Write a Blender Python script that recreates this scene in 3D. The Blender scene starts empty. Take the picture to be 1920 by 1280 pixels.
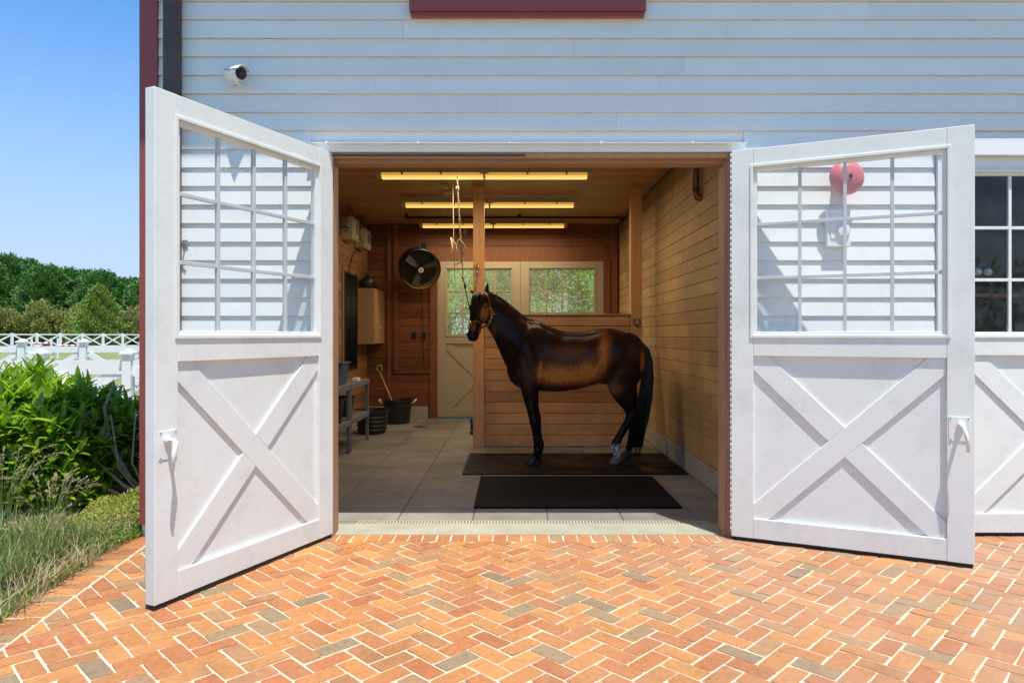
import bpy, bmesh, math, random
import numpy as np
from mathutils import Vector, Matrix

random.seed(7)
NR = np.random.RandomState(7)
SC = bpy.context.scene
COL = SC.collection
R = math.radians

# ------------------------------------------------------------------ camera, sky, sun, exposure
F = 1290.0; CX = 962.0; HZ = 629.0; CH = 1.47; CD = 5.04
cam_d = bpy.data.cameras.new('camera'); cam = bpy.data.objects.new('camera', cam_d); COL.objects.link(cam)
cam.location = (0, -CD, CH); cam.rotation_euler = (R(90), 0, 0)
cam_d.sensor_width = 36; cam_d.lens = F / 1920 * 36
cam_d.shift_x = (960 - CX) / 1920; cam_d.shift_y = (HZ - 640) / 1920
cam_d.clip_start = .05; cam_d.clip_end = 1500
SC.camera = cam

SUN = Vector((.14, -.265, 1.0)).normalized()          # towards the sun
world = bpy.data.worlds.new('World'); SC.world = world; world.use_nodes = True
wn = world.node_tree.nodes; wl = world.node_tree.links
sky = wn.new('ShaderNodeTexSky'); sky.sky_type = 'NISHITA'; sky.sun_disc = False
sky.sun_elevation = math.asin(SUN.z); sky.sun_rotation = math.atan2(SUN.x, SUN.y)
sky.air_density = 1.0; sky.dust_density = .3; sky.ozone_density = 6; sky.altitude = 0
bg = wn['Background']; tint = wn.new('ShaderNodeMix'); tint.data_type = 'RGBA'; tint.blend_type = 'MULTIPLY'; tint.inputs['Factor'].default_value = 1
tint.inputs['B'].default_value = (.54, .86, 1.0, 1); wl.new(sky.outputs[0], tint.inputs['A'])
tc = wn.new('ShaderNodeTexCoord'); sx = wn.new('ShaderNodeSeparateXYZ'); wl.new(tc.outputs['Generated'], sx.inputs[0])
mr_ = wn.new('ShaderNodeMapRange'); mr_.interpolation_type = 'SMOOTHSTEP'; wl.new(sx.outputs['Z'], mr_.inputs[0])
for i_, q_ in zip((1,2,3,4), (-.04, .44, .92, 0)): mr_.inputs[i_].default_value = q_
hzm = wn.new('ShaderNodeMix'); hzm.data_type = 'RGBA'; wl.new(mr_.outputs[0], hzm.inputs['Factor']); wl.new(tint.outputs['Result'], hzm.inputs['A'])
hzm.inputs['B'].default_value = (2.6, 2.85, 3.75, 1); wl.new(hzm.outputs['Result'], bg.inputs[0]); bg.inputs[1].default_value = .145
sd = bpy.data.lights.new('sun', 'SUN'); sd.energy = 4.35; sd.angle = R(.53); sd.color = (1, .955, .88)
so = bpy.data.objects.new('sun', sd); COL.objects.link(so)
so.rotation_euler = SUN.to_track_quat('Z', 'Y').to_euler()
SC.view_settings.view_transform = 'Standard'; SC.view_settings.look = 'None'
SC.view_settings.exposure = .68; SC.view_settings.gamma = 1; SC.view_settings.use_curve_mapping = False
LAMP = 23.0

# ------------------------------------------------------------------ helpers
def srgb(*c):
    return tuple(((v/255)/12.92 if v/255 <= .04045 else ((v/255+.055)/1.055)**2.4) for v in c)

def px(x, y, d):
    """pixel + depth from the camera -> world point"""
    return Vector(((x-CX)*d/F, d-CD, CH-(y-HZ)*d/F))

class Mat:
    def __init__(s, name):
        s.m = bpy.data.materials.new(name); s.m.use_nodes = True
        s.n = s.m.node_tree.nodes; s.l = s.m.node_tree.links; s.b = s.n['Principled BSDF']
    def N(s, t, **kw):
        n = s.n.new(t)
        for k, v in kw.items():
            if k[0] == 'i' and k[1:].isdigit(): n.inputs[int(k[1:])].default_value = v
            else: setattr(n, k, v)
        return n
    def L(s, a, b): s.l.new(a, b)

def coords(M, scale=(1,1,1), obj=False, rnd=False):
    if obj:
        src = M.N('ShaderNodeTexCoord').outputs['Object']
    else:
        src = M.N('ShaderNodeNewGeometry').outputs['Position']
    vm = M.N('ShaderNodeVectorMath', operation='MULTIPLY'); vm.inputs[1].default_value = scale
    M.L(src, vm.inputs[0]); out = vm.outputs[0]
    if rnd:
        oi = M.N('ShaderNodeObjectInfo'); ml = M.N('ShaderNodeMath', operation='MULTIPLY', i1=57.0); M.L(oi.outputs['Random'], ml.inputs[0])
        ad = M.N('ShaderNodeVectorMath', operation='ADD'); M.L(out, ad.inputs[0]); M.L(ml.outputs[0], ad.inputs[1]); out = ad.outputs[0]
    return out

def noise(M, vec, scale=5, detail=4, rough=.6, dist=0):
    n = M.N('ShaderNodeTexNoise'); n.inputs['Scale'].default_value = scale; n.inputs['Detail'].default_value = detail
    n.inputs['Roughness'].default_value = rough; n.inputs['Distortion'].default_value = dist
    M.L(vec, n.inputs['Vector']); return n.outputs['Fac']

def ramp(M, fac, stops, interp='LINEAR'):
    r = M.N('ShaderNodeValToRGB'); r.color_ramp.interpolation = interp
    e = r.color_ramp.elements
    while len(e) < len(stops): e.new(.5)
    for i, (p, c) in enumerate(stops):
        e[i].position = p; e[i].color = tuple(c) + (1,) if len(c) == 3 else c
    M.L(fac, r.inputs[0]); return r.outputs[0]

def mixc(M, fac, a, b, mode='MIX'):
    m = M.N('ShaderNodeMix', data_type='RGBA', blend_type=mode)
    for sock, v in ((m.inputs['Factor'], fac), (m.inputs['A'], a), (m.inputs['B'], b)):
        if hasattr(v, 'default_value') or hasattr(v, 'is_linked'): M.L(v, sock)
        elif isinstance(v, (int, float)): sock.default_value = v
        else: sock.default_value = tuple(v) + (1,)
    return m.outputs['Result']

def col3(M, sock, v):
    if hasattr(v, 'is_linked'): M.L(v, sock)
    else: sock.default_value = tuple(v) + (1,)

def bump(M, fac, strength=.3, dist=.01):
    b = M.N('ShaderNodeBump'); b.inputs['Strength'].default_value = strength; b.inputs['Distance'].default_value = dist
    M.L(fac, b.inputs['Height']); M.L(b.outputs[0], M.b.inputs['Normal'])

def scl(c, k): return tuple(min(1, v*k) for v in c)

def plain(name, c, rough=.5, metal=0, var=.15, scale=8, bmp=0, spec=.5, grime=0):
    M = Mat(name); v = coords(M); f = noise(M, v, scale)
    cc = ramp(M, f, [(.25, scl(c, 1-var)), (.75, scl(c, 1+var))])
    M.L(cc, M.b.inputs['Base Color']); M.b.inputs['Roughness'].default_value = rough; M.b.inputs['Metallic'].default_value = metal
    M.b.inputs['Specular IOR Level'].default_value = spec
    if bmp: bump(M, noise(M, v, scale*6), bmp, .003)
    return M.m

def paint(name, c, dirt=(.35,.33,.30), amount=.5, rough=.45, low=True):
    """painted timber: faint brush grain, grey scuffs, more of them near the ground"""
    M = Mat(name); v = coords(M)
    f1 = noise(M, v, 3.5, 8, .7); f2 = noise(M, coords(M, (1, 1, 6)), 22, 6, .7)
    d = ramp(M, f1, [(.50, (0,0,0)), (.80, (amount*.5,)*3)])
    d2 = ramp(M, f2, [(.52, (0,0,0)), (.85, (amount*.5,)*3)])
    s = M.N('ShaderNodeMath', operation='ADD'); M.L(d, s.inputs[0]); M.L(d2, s.inputs[1]); fac = s.outputs[0]
    if low:
        sc_ = ramp(M, noise(M, coords(M, (1,1,.35)), 48, 4, .8), [(.60, (0,0,0)), (.76, (.35,)*3)])
        sk = M.N('ShaderNodeMath', operation='MULTIPLY'); M.L(sc_, sk.inputs[0]); M.L(ramp(M, noise(M, v, 1.3, 3), [(.42, (0,0,0)), (.62, (1,1,1))]), sk.inputs[1])
        s3 = M.N('ShaderNodeMath', operation='ADD'); M.L(fac, s3.inputs[0]); M.L(sk.outputs[0], s3.inputs[1]); fac = s3.outputs[0]
        sp = M.N('ShaderNodeSeparateXYZ'); M.L(M.N('ShaderNodeNewGeometry').outputs['Position'], sp.inputs[0])
        mr = M.N('ShaderNodeMapRange'); M.L(sp.outputs['Z'], mr.inputs[0])
        for i, q in zip((1,2,3,4), (0, .7, .42, 0)): mr.inputs[i].default_value = q
        mu = M.N('ShaderNodeMath', operation='MULTIPLY'); M.L(mr.outputs[0], mu.inputs[0]); M.L(noise(M, v, 9, 8, .75), mu.inputs[1])
        s2 = M.N('ShaderNodeMath', operation='ADD'); M.L(fac, s2.inputs[0]); M.L(mu.outputs[0], s2.inputs[1]); fac = s2.outputs[0]
    M.L(mixc(M, fac, c, dirt), M.b.inputs['Base Color']); M.b.inputs['Roughness'].default_value = rough
    bump(M, f2, .12, .002)
    return M.m

def wood(name, c1, c2, axis='X', rough=.6, spread=.35, stain=None, bumpk=.25, sc=1):
    """boards: grain stretched along axis, tone differing from board to board"""
    M = Mat(name)
    s = {'X': (.5, 9, 9), 'Y': (9, .5, 9), 'Z': (9, 9, .5)}[axis]; s = tuple(q*sc for q in s)
    v = coords(M, s, rnd=True); f = noise(M, v, 3.2, 8, .68, .6)
    fine = noise(M, coords(M, tuple(q*4 for q in s), rnd=True), 5, 5, .7)
    base = ramp(M, f, [(.22, c1), (.5, tuple((a+b)/2 for a, b in zip(c1, c2))), (.78, c2)])
    oi = M.N('ShaderNodeObjectInfo')
    tone = ramp(M, oi.outputs['Random'], [(0, (1-spread,)*3), (.55, (1, 1, 1)), (1, (1+spread*.6,)*3)])
    c = mixc(M, 1.0, base, tone, 'MULTIPLY')
    c = mixc(M, .35, c, ramp(M, fine, [(.3, (.55,)*3), (.7, (1.25,)*3)]), 'MULTIPLY')
    if stain:
        c = mixc(M, ramp(M, noise(M, coords(M, (1.2, 1.2, .6)), 1.4, 4), [(.46, (0,0,0)), (.75, (.8,)*3)]), c, stain)
    M.L(c, M.b.inputs['Base Color']); M.b.inputs['Roughness'].default_value = rough
    bump(M, fine, bumpk, .003)
    return M.m

M = {}
M['white'] = paint('white door paint', (.765,.785,.755), (.38,.38,.36), .62, .42)
M['trim'] = paint('white metal trim', (.80,.81,.82), (.4,.4,.4), .15, .35, False)
M['cream'] = paint('shaded white back doors', (.38,.325,.24), (.3,.26,.2), .35, .5)  # white paint coloured cream, the shade at the back put into it
M['siding'] = None
def siding_mat():
    m = Mat('painted clapboard'); v = coords(m, (1, 1, 1), rnd=True)
    f1 = noise(m, v, 1.2, 5, .6); f2 = noise(m, coords(m, (1, 4, 14), rnd=True), 9, 6, .7)
    base = ramp(m, f1, [(.3, (.77,.77,.765)), (.7, (.84,.84,.835))])
    oi = m.N('ShaderNodeObjectInfo'); tone = ramp(m, oi.outputs['Random'], [(0, (.93,.93,.94)), (1, (1,1,1))])
    c = mixc(m, 1, base, tone, 'MULTIPLY')
    c = mixc(m, ramp(m, noise(m, coords(m, (1,1,3)), 26, 6, .8), [(.62, (0,0,0)), (.85, (.35,)*3)]), c, (.42,.42,.42))
    m.L(c, m.b.inputs['Base Color']); m.b.inputs['Roughness'].default_value = .5; bump(m, f2, .12, .002); return m.m
M['siding'] = siding_mat()
M['edge'] = plain('brick bounce on board edge', (.60,.45,.29), .8, 0, .25, 6)  # tan undersides: warm light bounced off the bricks, painted as board colour
M['red'] = paint('barn red trim', (.27,.058,.05), (.18,.06,.05), .3, .45, False)
M['brown_metal'] = plain('dark brown downspout', (.095,.058,.048), .38, .3, .3, 5)
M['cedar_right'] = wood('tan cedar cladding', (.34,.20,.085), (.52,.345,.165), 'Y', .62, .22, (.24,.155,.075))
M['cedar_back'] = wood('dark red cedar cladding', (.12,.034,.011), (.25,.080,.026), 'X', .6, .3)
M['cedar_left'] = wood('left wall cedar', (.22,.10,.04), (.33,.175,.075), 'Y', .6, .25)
M['ceiling'] = wood('ceiling boards', (.40,.20,.065), (.60,.35,.13), 'X', .5, .2)
M['plank'] = wood('partition plank wood', (.46,.205,.082), (.74,.43,.21), 'X', .5, .3, (.32,.13,.055))
M['post'] = wood('post wood', (.46,.22,.09), (.66,.37,.17), 'Z', .55, .15)
M['frame_wood'] = wood('door frame wood', (.30,.16,.09), (.46,.28,.18), 'Z', .65, .1)
M['frame_woodx'] = wood('door head wood', (.30,.15,.075), (.46,.26,.14), 'X', .65, .1)
M['dark_trim'] = wood('dark corner trim', (.13,.04,.016), (.22,.08,.03), 'Z', .6, .15)
M['cab'] = wood('cabinet wood', (.36,.20,.10), (.52,.33,.19), 'Z', .5, .1)
M['black'] = plain('black plastic', (.014,.014,.015), .45, 0, .4, 12)
M['black_metal'] = plain('black painted steel', (.02,.02,.022), .4, .5, .3, 12)
M['grey_plastic'] = plain('grey plastic bench', (.15,.16,.185), .5, 0, .3, 12, .2)
M['blue'] = plain('blue plastic', (.045,.085,.16), .45, 0, .25, 8)
M['beige'] = plain('beige enamel', (.45,.39,.28), .45, .1, .12, 6)
M['steel'] = plain('steel', (.45,.44,.42), .35, .9, .2, 20)
M['brass'] = plain('brass', (.72,.48,.20), .25, 1, .2, 20)
M['leather'] = plain('brown leather', (.16,.055,.022), .5, 0, .3, 40, .2)
M['copper'] = plain('brown copper pipe', (.22,.08,.045), .4, .6, .3, 9)
M['rope'] = plain('pale rope', (.62,.52,.42), .8, 0, .2, 60, .3)
M['dark_rope'] = plain('dark lead rope', (.06,.05,.045), .8, 0, .2, 60, .3)
M['bell'] = plain('faded red bell paint', (.62,.15,.18), .4, .0, .12, 6)
M['ballw'] = plain('white ball', (.8,.8,.78), .3)
M['green_grip'] = plain('green fork grip', (.22,.30,.05), .4)
M['fan_reflection'] = plain('yellow reflection in fan drum', (.55,.36,.07), .4, .1, .2, 8)  # yellowish reflection inside the black drum, put into the colour
M['concrete'] = plain('grey concrete block', (.36,.34,.30), .85, 0, .18, 5, .3)
M['rubber'] = plain('rubber sweep', (.02,.018,.016), .7)
M['hinge'] = plain('worn hinge', (.42,.42,.42), .5, .2, .3, 30)
M['muntin'] = plain('shade-greyed glazing bars', (.54,.57,.58), .5, 0, .08, 10)  # bars of the open doors, greyed in colour for the shade on them
M['lens_cam'] = plain('camera lens glass', (.02,.015,.01), .08, 0, .1)

def glass_mat(name, tint=(.93,.97,.96), refl=.10, dust=.05, rough=.02):
    m = Mat(name); n, l = m.n, m.l
    out = n['Material Output']; n.remove(m.b)
    tr = m.N('ShaderNodeBsdfTransparent'); tr.inputs[0].default_value = tint + (1,)
    gl = m.N('ShaderNodeBsdfGlossy'); gl.inputs['Roughness'].default_value = rough
    df = m.N('ShaderNodeBsdfDiffuse'); df.inputs[0].default_value = (.85,.87,.85,1)
    lw = m.N('ShaderNodeFresnel'); ge = m.N('ShaderNodeNewGeometry'); mi = m.N('ShaderNodeMapRange'); l.new(ge.outputs['Backfacing'], mi.inputs[0])
    mi.inputs[3].default_value = 1.36; mi.inputs[4].default_value = 1/1.36; l.new(mi.outputs[0], lw.inputs[0])
    a = m.N('ShaderNodeMixShader'); l.new(lw.outputs[0], a.inputs[0]); l.new(tr.outputs[0], a.inputs[1]); l.new(gl.outputs[0], a.inputs[2])
    b = m.N('ShaderNodeMixShader'); f = noise(m, coords(m), 7, 6, .7)
    l.new(ramp(m, f, [(.3, (dust*.4,)*3), (.8, (dust*1.8,)*3)]), b.inputs[0])
    l.new(a.outputs[0], b.inputs[1]); l.new(df.outputs[0], b.inputs[2]); l.new(b.outputs[0], out.inputs[0]); return m.m
M['glass'] = glass_mat('door glass', (.98,.995,.99), dust=.06)
M['glass_dark'] = glass_mat('closed door glass', (.80,.84,.86), dust=.015)
M['glass_back'] = glass_mat('back door glass', (.95,.99,.97), dust=.12)

def lens_mat():
    m = Mat('lit fluorescent lens')
    m.b.inputs['Base Color'].default_value = (.6,.5,.3,1); m.b.inputs['Roughness'].default_value = .3
    sp = m.N('ShaderNodeSeparateXYZ'); m.L(m.N('ShaderNodeNewGeometry').outputs['Normal'], sp.inputs[0])
    ab = m.N('ShaderNodeMath', operation='ABSOLUTE'); m.L(sp.outputs['Z'], ab.inputs[0])
    m.L(ramp(m, ab.outputs[0], [(.1, (.42,.20,.025)), (.6, (.72,.42,.08)), (.97, (1,.72,.22))]), m.b.inputs['Emission Color']); m.b.inputs['Emission Strength'].default_value = .72
    return m.m
M['lens'] = lens_mat()
def brick_mat():
    m = Mat('clay paver')
    at = m.N('ShaderNodeAttribute'); at.attribute_name = 'rnd'; oi = m.N('ShaderNodeObjectInfo')
    ad = m.N('ShaderNodeMath', operation='ADD'); m.L(at.outputs['Fac'], ad.inputs[0]); m.L(oi.outputs['Random'], ad.inputs[1])
    fr = m.N('ShaderNodeMath', operation='FRACT'); m.L(ad.outputs[0], fr.inputs[0])
    base = ramp(m, fr.outputs[0], [(0, (.34,.140,.046)), (.18, (.40,.175,.054)), (.34, (.31,.105,.038)), (.50, (.42,.195,.062)), (.62, (.29,.130,.052)), (.74, (.36,.125,.045)),
                                  (.85, (.30,.165,.078)), (.945, (.24,.165,.088)), (.975, (.18,.13,.08)), (.99, (.36,.150,.05))])
    v = coords(m); 
    c = mixc(m, .75, base, ramp(m, noise(m, v, 34, 9, .78), [(.28, (.58,.52,.46)), (.5, (1.02,1.02,1.0)), (.74, (1.42,1.42,1.38))]), 'MULTIPLY')
    c = mixc(m, ramp(m, noise(m, v, 6, 7, .7), [(.55, (0,0,0)), (.8, (.45,)*3)]), c, (.37,.225,.13))
    c = mixc(m, .8, c, ramp(m, noise(m, v, 2.3, 6, .7), [(.32, (.82,.79,.76)), (.5, (1.04,1.04,1.02)), (.7, (1.18,1.18,1.14))]), 'MULTIPLY')
    # weathered, greyer patch of pavers by the right-hand door
    sp = m.N('ShaderNodeSeparateXYZ'); m.L(v, sp.inputs[0])
    mr = m.N('ShaderNodeMapRange'); m.L(sp.outputs['X'], mr.inputs[0])
    for i, q in zip((1,2,3,4), (-.3, 2.2, 0, .55)): mr.inputs[i].default_value = q
    mu = m.N('ShaderNodeMath', operation='MULTIPLY'); m.L(mr.outputs[0], mu.inputs[0]); m.L(ramp(m, noise(m, v, .9, 4), [(.35, (0,0,0)), (.62, (1,1,1))]), mu.inputs[1])
    c = mixc(m, mu.outputs[0], c, (.34,.225,.155))
    c = mixc(m, ramp(m, noise(m, v, 160, 2, .5), [(.66, (0,0,0)), (.72, (.6,)*3)]), c, (.12,.07,.04))
    m.L(c, m.b.inputs['Base Color']); m.b.inputs['Roughness'].default_value = .82
    bump(m, noise(m, v, 55, 9, .8), .7, .005); return m.m
M['brick'] = brick_mat()
def mortar_mat():
    m = Mat('sandy mortar'); v = coords(m)
    c = ramp(m, noise(m, v, 5, 8, .75), [(.30, (.34,.26,.17)), (.47, (.58,.49,.35)), (.7, (.68,.59,.44))])
    c = mixc(m, .7, c, ramp(m, noise(m, v, 120, 3, .6), [(.35, (.65,.6,.55)), (.6, (1.08,)*3)]), 'MULTIPLY')
    m.L(c, m.b.inputs['Base Color']); m.b.inputs['Roughness'].default_value = .95; bump(m, noise(m, v, 120, 4), .6, .004); return m.m
M['mortar'] = mortar_mat()
def floor_mat():
    m = Mat('interior paver'); v = coords(m)
    base = ramp(m, noise(m, v, 1.1, 6, .65), [(.3, (.13,.12,.11)), (.7, (.25,.23,.21))])
    c = mixc(m, .6, base, ramp(m, noise(m, coords(m, (1,4,1)), 11, 7, .75), [(.3, (.7,)*3), (.7, (1.2,)*3)]), 'MULTIPLY')
    oi = m.N('ShaderNodeObjectInfo'); c = mixc(m, 1, c, ramp(m, oi.outputs['Random'], [(0, (.85,)*3), (1, (1.12,)*3)]), 'MULTIPLY')
    m.L(c, m.b.inputs['Base Color']); 
    m.L(ramp(m, noise(m, v, 3, 4), [(.3, (.5,)*3), (.7, (.8,)*3)]), m.b.inputs['Roughness']); bump(m, noise(m, v, 60, 6), .25, .003); return m.m
M['floor'] = floor_mat()
M['slab'] = plain('bluestone sill', (.29,.29,.22), .8, 0, .2, 3, .3)
M['mat'] = plain('black rubber mat', (.008,.009,.011), .65, 0, .3, 10, .2, .08)
def wetmat():
    m = Mat('wet rubber mat'); v = coords(m)
    m.b.inputs['Base Color'].default_value = (.006,.0055,.005,1); m.b.inputs['Specular IOR Level'].default_value = .14
    m.L(ramp(m, noise(m, v, 2.2, 5), [(.36, (.30,)*3), (.60, (.62,)*3)]), m.b.inputs['Roughness']); bump(m, noise(m, v, 30, 4), .08, .003); return m.m
M['wetmat'] = wetmat()

def leaf_mat(name, c1, c2, rough=.4, trans=.25, spec=.5, obj_rnd=True):
    m = Mat(name); at = m.N('ShaderNodeAttribute'); at.attribute_name = 'rnd'; oi = m.N('ShaderNodeObjectInfo')
    ad = m.N('ShaderNodeMath', operation='ADD'); m.L(at.outputs['Fac'], ad.inputs[0]); m.L(oi.outputs['Random'], ad.inputs[1])
    fr = m.N('ShaderNodeMath', operation='FRACT'); m.L(ad.outputs[0], fr.inputs[0])
    c = ramp(m, fr.outputs[0], [(0, c1), (.6, tuple((a+b)/2 for a, b in zip(c1, c2))), (1, c2)])
    m.L(c, m.b.inputs['Base Color']); m.b.inputs['Roughness'].default_value = rough; m.b.inputs['Specular IOR Level'].default_value = spec
    if trans:
        tl = m.N('ShaderNodeBsdfTranslucent'); c2_ = mixc(m, 1, c, (1.3, 1.5, .6), 'MULTIPLY'); m.L(c2_, tl.inputs[0])
        mx = m.N('ShaderNodeMixShader'); mx.inputs[0].default_value = trans
        m.L(m.b.outputs[0], mx.inputs[1]); m.L(tl.outputs[0], mx.inputs[2]); m.L(mx.outputs[0], m.n['Material Output'].inputs[0])
    return m.m
M['laurel'] = leaf_mat('laurel leaf', (.075,.20,.012), (.36,.47,.035), .22, .4, .6)
M['grass'] = leaf_mat('long grass', (.09,.16,.035), (.28,.30,.11), .6, .3)
M['seed'] = leaf_mat('seed heads', (.38,.30,.18), (.50,.38,.28), .7, .3)
M['cover'] = leaf_mat('chartreuse ground cover', (.20,.26,.03), (.45,.42,.10), .55, .3)
M['weed'] = leaf_mat('low weeds', (.08,.19,.02), (.22,.33,.05), .45, .3)
M['fir'] = leaf_mat('dark evergreen foliage', (.045,.125,.030), (.14,.29,.06), .6, .12)
M['olive'] = leaf_mat('olive shrub foliage', (.17,.20,.05), (.38,.38,.12), .6, .2)
M['lime'] = leaf_mat('light conifer foliage', (.12,.20,.035), (.24,.31,.055), .6, .2)
M['maple'] = leaf_mat('tree foliage', (.20,.34,.09), (.44,.54,.20), .5, .5)
M['bark'] = plain('bark', (.26,.19,.125), .9, 0, .35, 14, .6)
M['soil'] = plain('sandy soil', (.34,.27,.18), .95, 0, .25, 2.5, .4)
def ground_mat():
    m = Mat('meadow'); v = coords(m)
    c = ramp(m, noise(m, v, .25, 6, .7), [(.35, (.11,.15,.04)), (.55, (.20,.22,.08)), (.75, (.36,.30,.18))])
    m.L(c, m.b.inputs['Base Color']); m.b.inputs['Roughness'].default_value = .95; return m.m
M['ground'] = ground_mat()
M['fence'] = paint('white fence paint', (.80,.80,.79), (.35,.34,.30), .35, .5, False)
M['hoof'] = plain('hoof horn', (.035,.03,.027), .5, 0, .3, 30)
M['hair'] = plain('black horse hair', (.008,.007,.007), .42, 0, .3, 60)
M['eye'] = plain('dark eye', (.006,.004,.003), .06, 0, 0)

def tagp(o, label=None, cat=None, group=None, kind=None):
    if label: o['label'] = label
    if cat: o['category'] = cat
    if group: o['group'] = group
    if kind: o['kind'] = kind
    return o

def thing(name, label, cat, loc=(0,0,0), rotz=0, group=None, kind=None):
    o = bpy.data.objects.new(name, None); COL.objects.link(o); o.location = loc; o.rotation_euler = (0,0,rotz)
    o.empty_display_size = .1
    return tagp(o, label, cat, group, kind)

def base_of(o):
    v = Vector((0,0,0))
    while o: v += Vector(o.location); o = o.parent
    return v

class MB:
    def __init__(s): s.v = []; s.f = []
    def add(s, vs, fs):
        n = len(s.v); s.v += [tuple(q) for q in vs]; s.f += [tuple(i+n for i in f) for f in fs]; return s
    def box(s, x0, x1, y0, y1, z0, z1, rot=None):
        vs = [(x,y,z) for z in (z0,z1) for y in (y0,y1) for x in (x0,x1)]
        return s.add(vs, [(0,2,3,1),(4,5,7,6),(0,1,5,4),(2,6,7,3),(0,4,6,2),(1,3,7,5)])
    def obox(s, c, size, m):
        h = [q/2 for q in size]
        vs = [Vector(c) + m @ Vector((x*h[0], y*h[1], z*h[2])) for z in (-1,1) for y in (-1,1) for x in (-1,1)]
        return s.add(vs, [(0,2,3,1),(4,5,7,6),(0,1,5,4),(2,6,7,3),(0,4,6,2),(1,3,7,5)])
    def prism(s, poly, axis, a0, a1):
        """polygon of 2-D points extruded along an axis"""
        def P(p, a): return {'x': (a, p[0], p[1]), 'y': (p[0], a, p[1]), 'z': (p[0], p[1], a)}[axis]
        n = len(poly); vs = [P(p, a0) for p in poly] + [P(p, a1) for p in poly]
        fs = [tuple(range(n))[::-1], tuple(range(n, 2*n))] + [(i, (i+1) % n, n+(i+1) % n, n+i) for i in range(n)]
        return s.add(vs, fs)
    def tube(s, pts, rad, n=8, cap=True):
        pts = [Vector(p) for p in pts]; k = len(pts)
        if not hasattr(rad, '__len__'): rad = [rad]*k
        vs = []; fs = []; ref = None
        for i, p in enumerate(pts):
            t = (pts[min(i+1,k-1)] - pts[max(i-1,0)]).normalized()
            if ref is None: ref = Vector((0,0,1)) if abs(t.z) < .9 else Vector((1,0,0))
            a = t.cross(ref).normalized(); b = a.cross(t).normalized(); ref = b
            for j in range(n):
                an = 2*math.pi*j/n; vs.append(p + (a*math.cos(an) + b*math.sin(an))*rad[i])
        for i in range(k-1):
            for j in range(n):
                fs.append((i*n+j, i*n+(j+1) % n, (i+1)*n+(j+1) % n, (i+1)*n+j))
        if cap: fs += [tuple(range(n))[::-1], tuple(range((k-1)*n, k*n))]
        return s.add(vs, fs)
    def lathe(s, prof, c, axis=(0,0,1), n=20, cap=True):
        """profile of (radius, height) turned about an axis through c"""
        ax = Vector(axis).normalized(); q = ax.to_track_quat('Z', 'Y').to_matrix(); c = Vector(c)
        vs = []; fs = []; k = len(prof)
        for r, h in prof:
            for j in range(n):
                an = 2*math.pi*j/n; vs.append(c + q @ Vector((r*math.cos(an), r*math.sin(an), h)))
        for i in range(k-1):
            for j in range(n):
                fs.append((i*n+j, i*n+(j+1) % n, (i+1)*n+(j+1) % n, (i+1)*n+j))
        if cap and prof[0][0] > 1e-6: fs.append(tuple(range(n))[::-1])
        if cap and prof[-1][0] > 1e-6: fs.append(tuple(range((k-1)*n, k*n)))
        return s.add(vs, fs)
    def ball(s, c, r, n=12, m=8, sc=(1,1,1)):
        vs = []; fs = []
        for i in range(m+1):
            th = math.pi*i/m
            for j in range(n):
                an = 2*math.pi*j/n; vs.append((c[0]+r*sc[0]*math.sin(th)*math.cos(an), c[1]+r*sc[1]*math.sin(th)*math.sin(an), c[2]-r*sc[2]*math.cos(th)))
        for i in range(m):
            for j in range(n): fs.append((i*n+j, i*n+(j+1) % n, (i+1)*n+(j+1) % n, (i+1)*n+j))
        return s.add(vs, fs)
    def build(s, name, mat, parent=None, bevel=0, smooth=False, local=False, loc=None, label=None, seg=2):
        me = bpy.data.meshes.new(name)
        off = Vector((0,0,0)) if (local or parent is None) else base_of(parent)
        l2 = Vector(loc) if loc is not None else Vector((0,0,0))
        if loc is not None and not local: l2 = l2 - off
        sh = off + l2
        me.from_pydata([(v[0]-sh.x, v[1]-sh.y, v[2]-sh.z) for v in s.v], [], s.f)
        me.materials.append(mat)
        bm = bmesh.new(); bm.from_mesh(me); bmesh.ops.recalc_face_normals(bm, faces=bm.faces); bm.to_mesh(me); bm.free()
        if smooth: me.shade_smooth()
        o = bpy.data.objects.new(name, me); COL.objects.link(o); o.location = l2
        if parent: o.parent = parent
        if bevel:
            b = o.modifiers.new('bevel', 'BEVEL'); b.width = bevel; b.segments = seg; b.limit_method = 'ANGLE'; b.angle_limit = R(40)
        if label: o['label'] = label
        return o

def clip(poly, a, b, c):
    """keep the part of a convex polygon where a*x + b*y + c >= 0"""
    out = []
    for i in range(len(poly)):
        p, q = poly[i], poly[(i+1) % len(poly)]
        dp = a*p[0]+b*p[1]+c; dq = a*q[0]+b*q[1]+c
        if dp >= 0: out.append(p)
        if (dp > 0) != (dq > 0) and abs(dp-dq) > 1e-12:
            t = dp/(dp-dq); out.append((p[0]+(q[0]-p[0])*t, p[1]+(q[1]-p[1])*t))
    res = []
    for p in out:
        if not res or (abs(p[0]-res[-1][0]) + abs(p[1]-res[-1][1])) > 1e-6: res.append(p)
    if len(res) > 1 and abs(res[0][0]-res[-1][0]) + abs(res[0][1]-res[-1][1]) < 1e-6: res.pop()
    return res

# ------------------------------------------------------------------ dimensions
XL, XR, YB, ZC = -2.58, 1.88, 7.17, 3.45          # inside of the wash bay
OL, OR_, OT = -1.345, 1.60, 2.80                  # door opening
O2L, O2R = 3.20, 6.16                             # neighbouring doorway
XW0, XW1 = -2.72, 8.2                             # outside corners of the barn
PITCH = .1352
EAVE = 5.6

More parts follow.
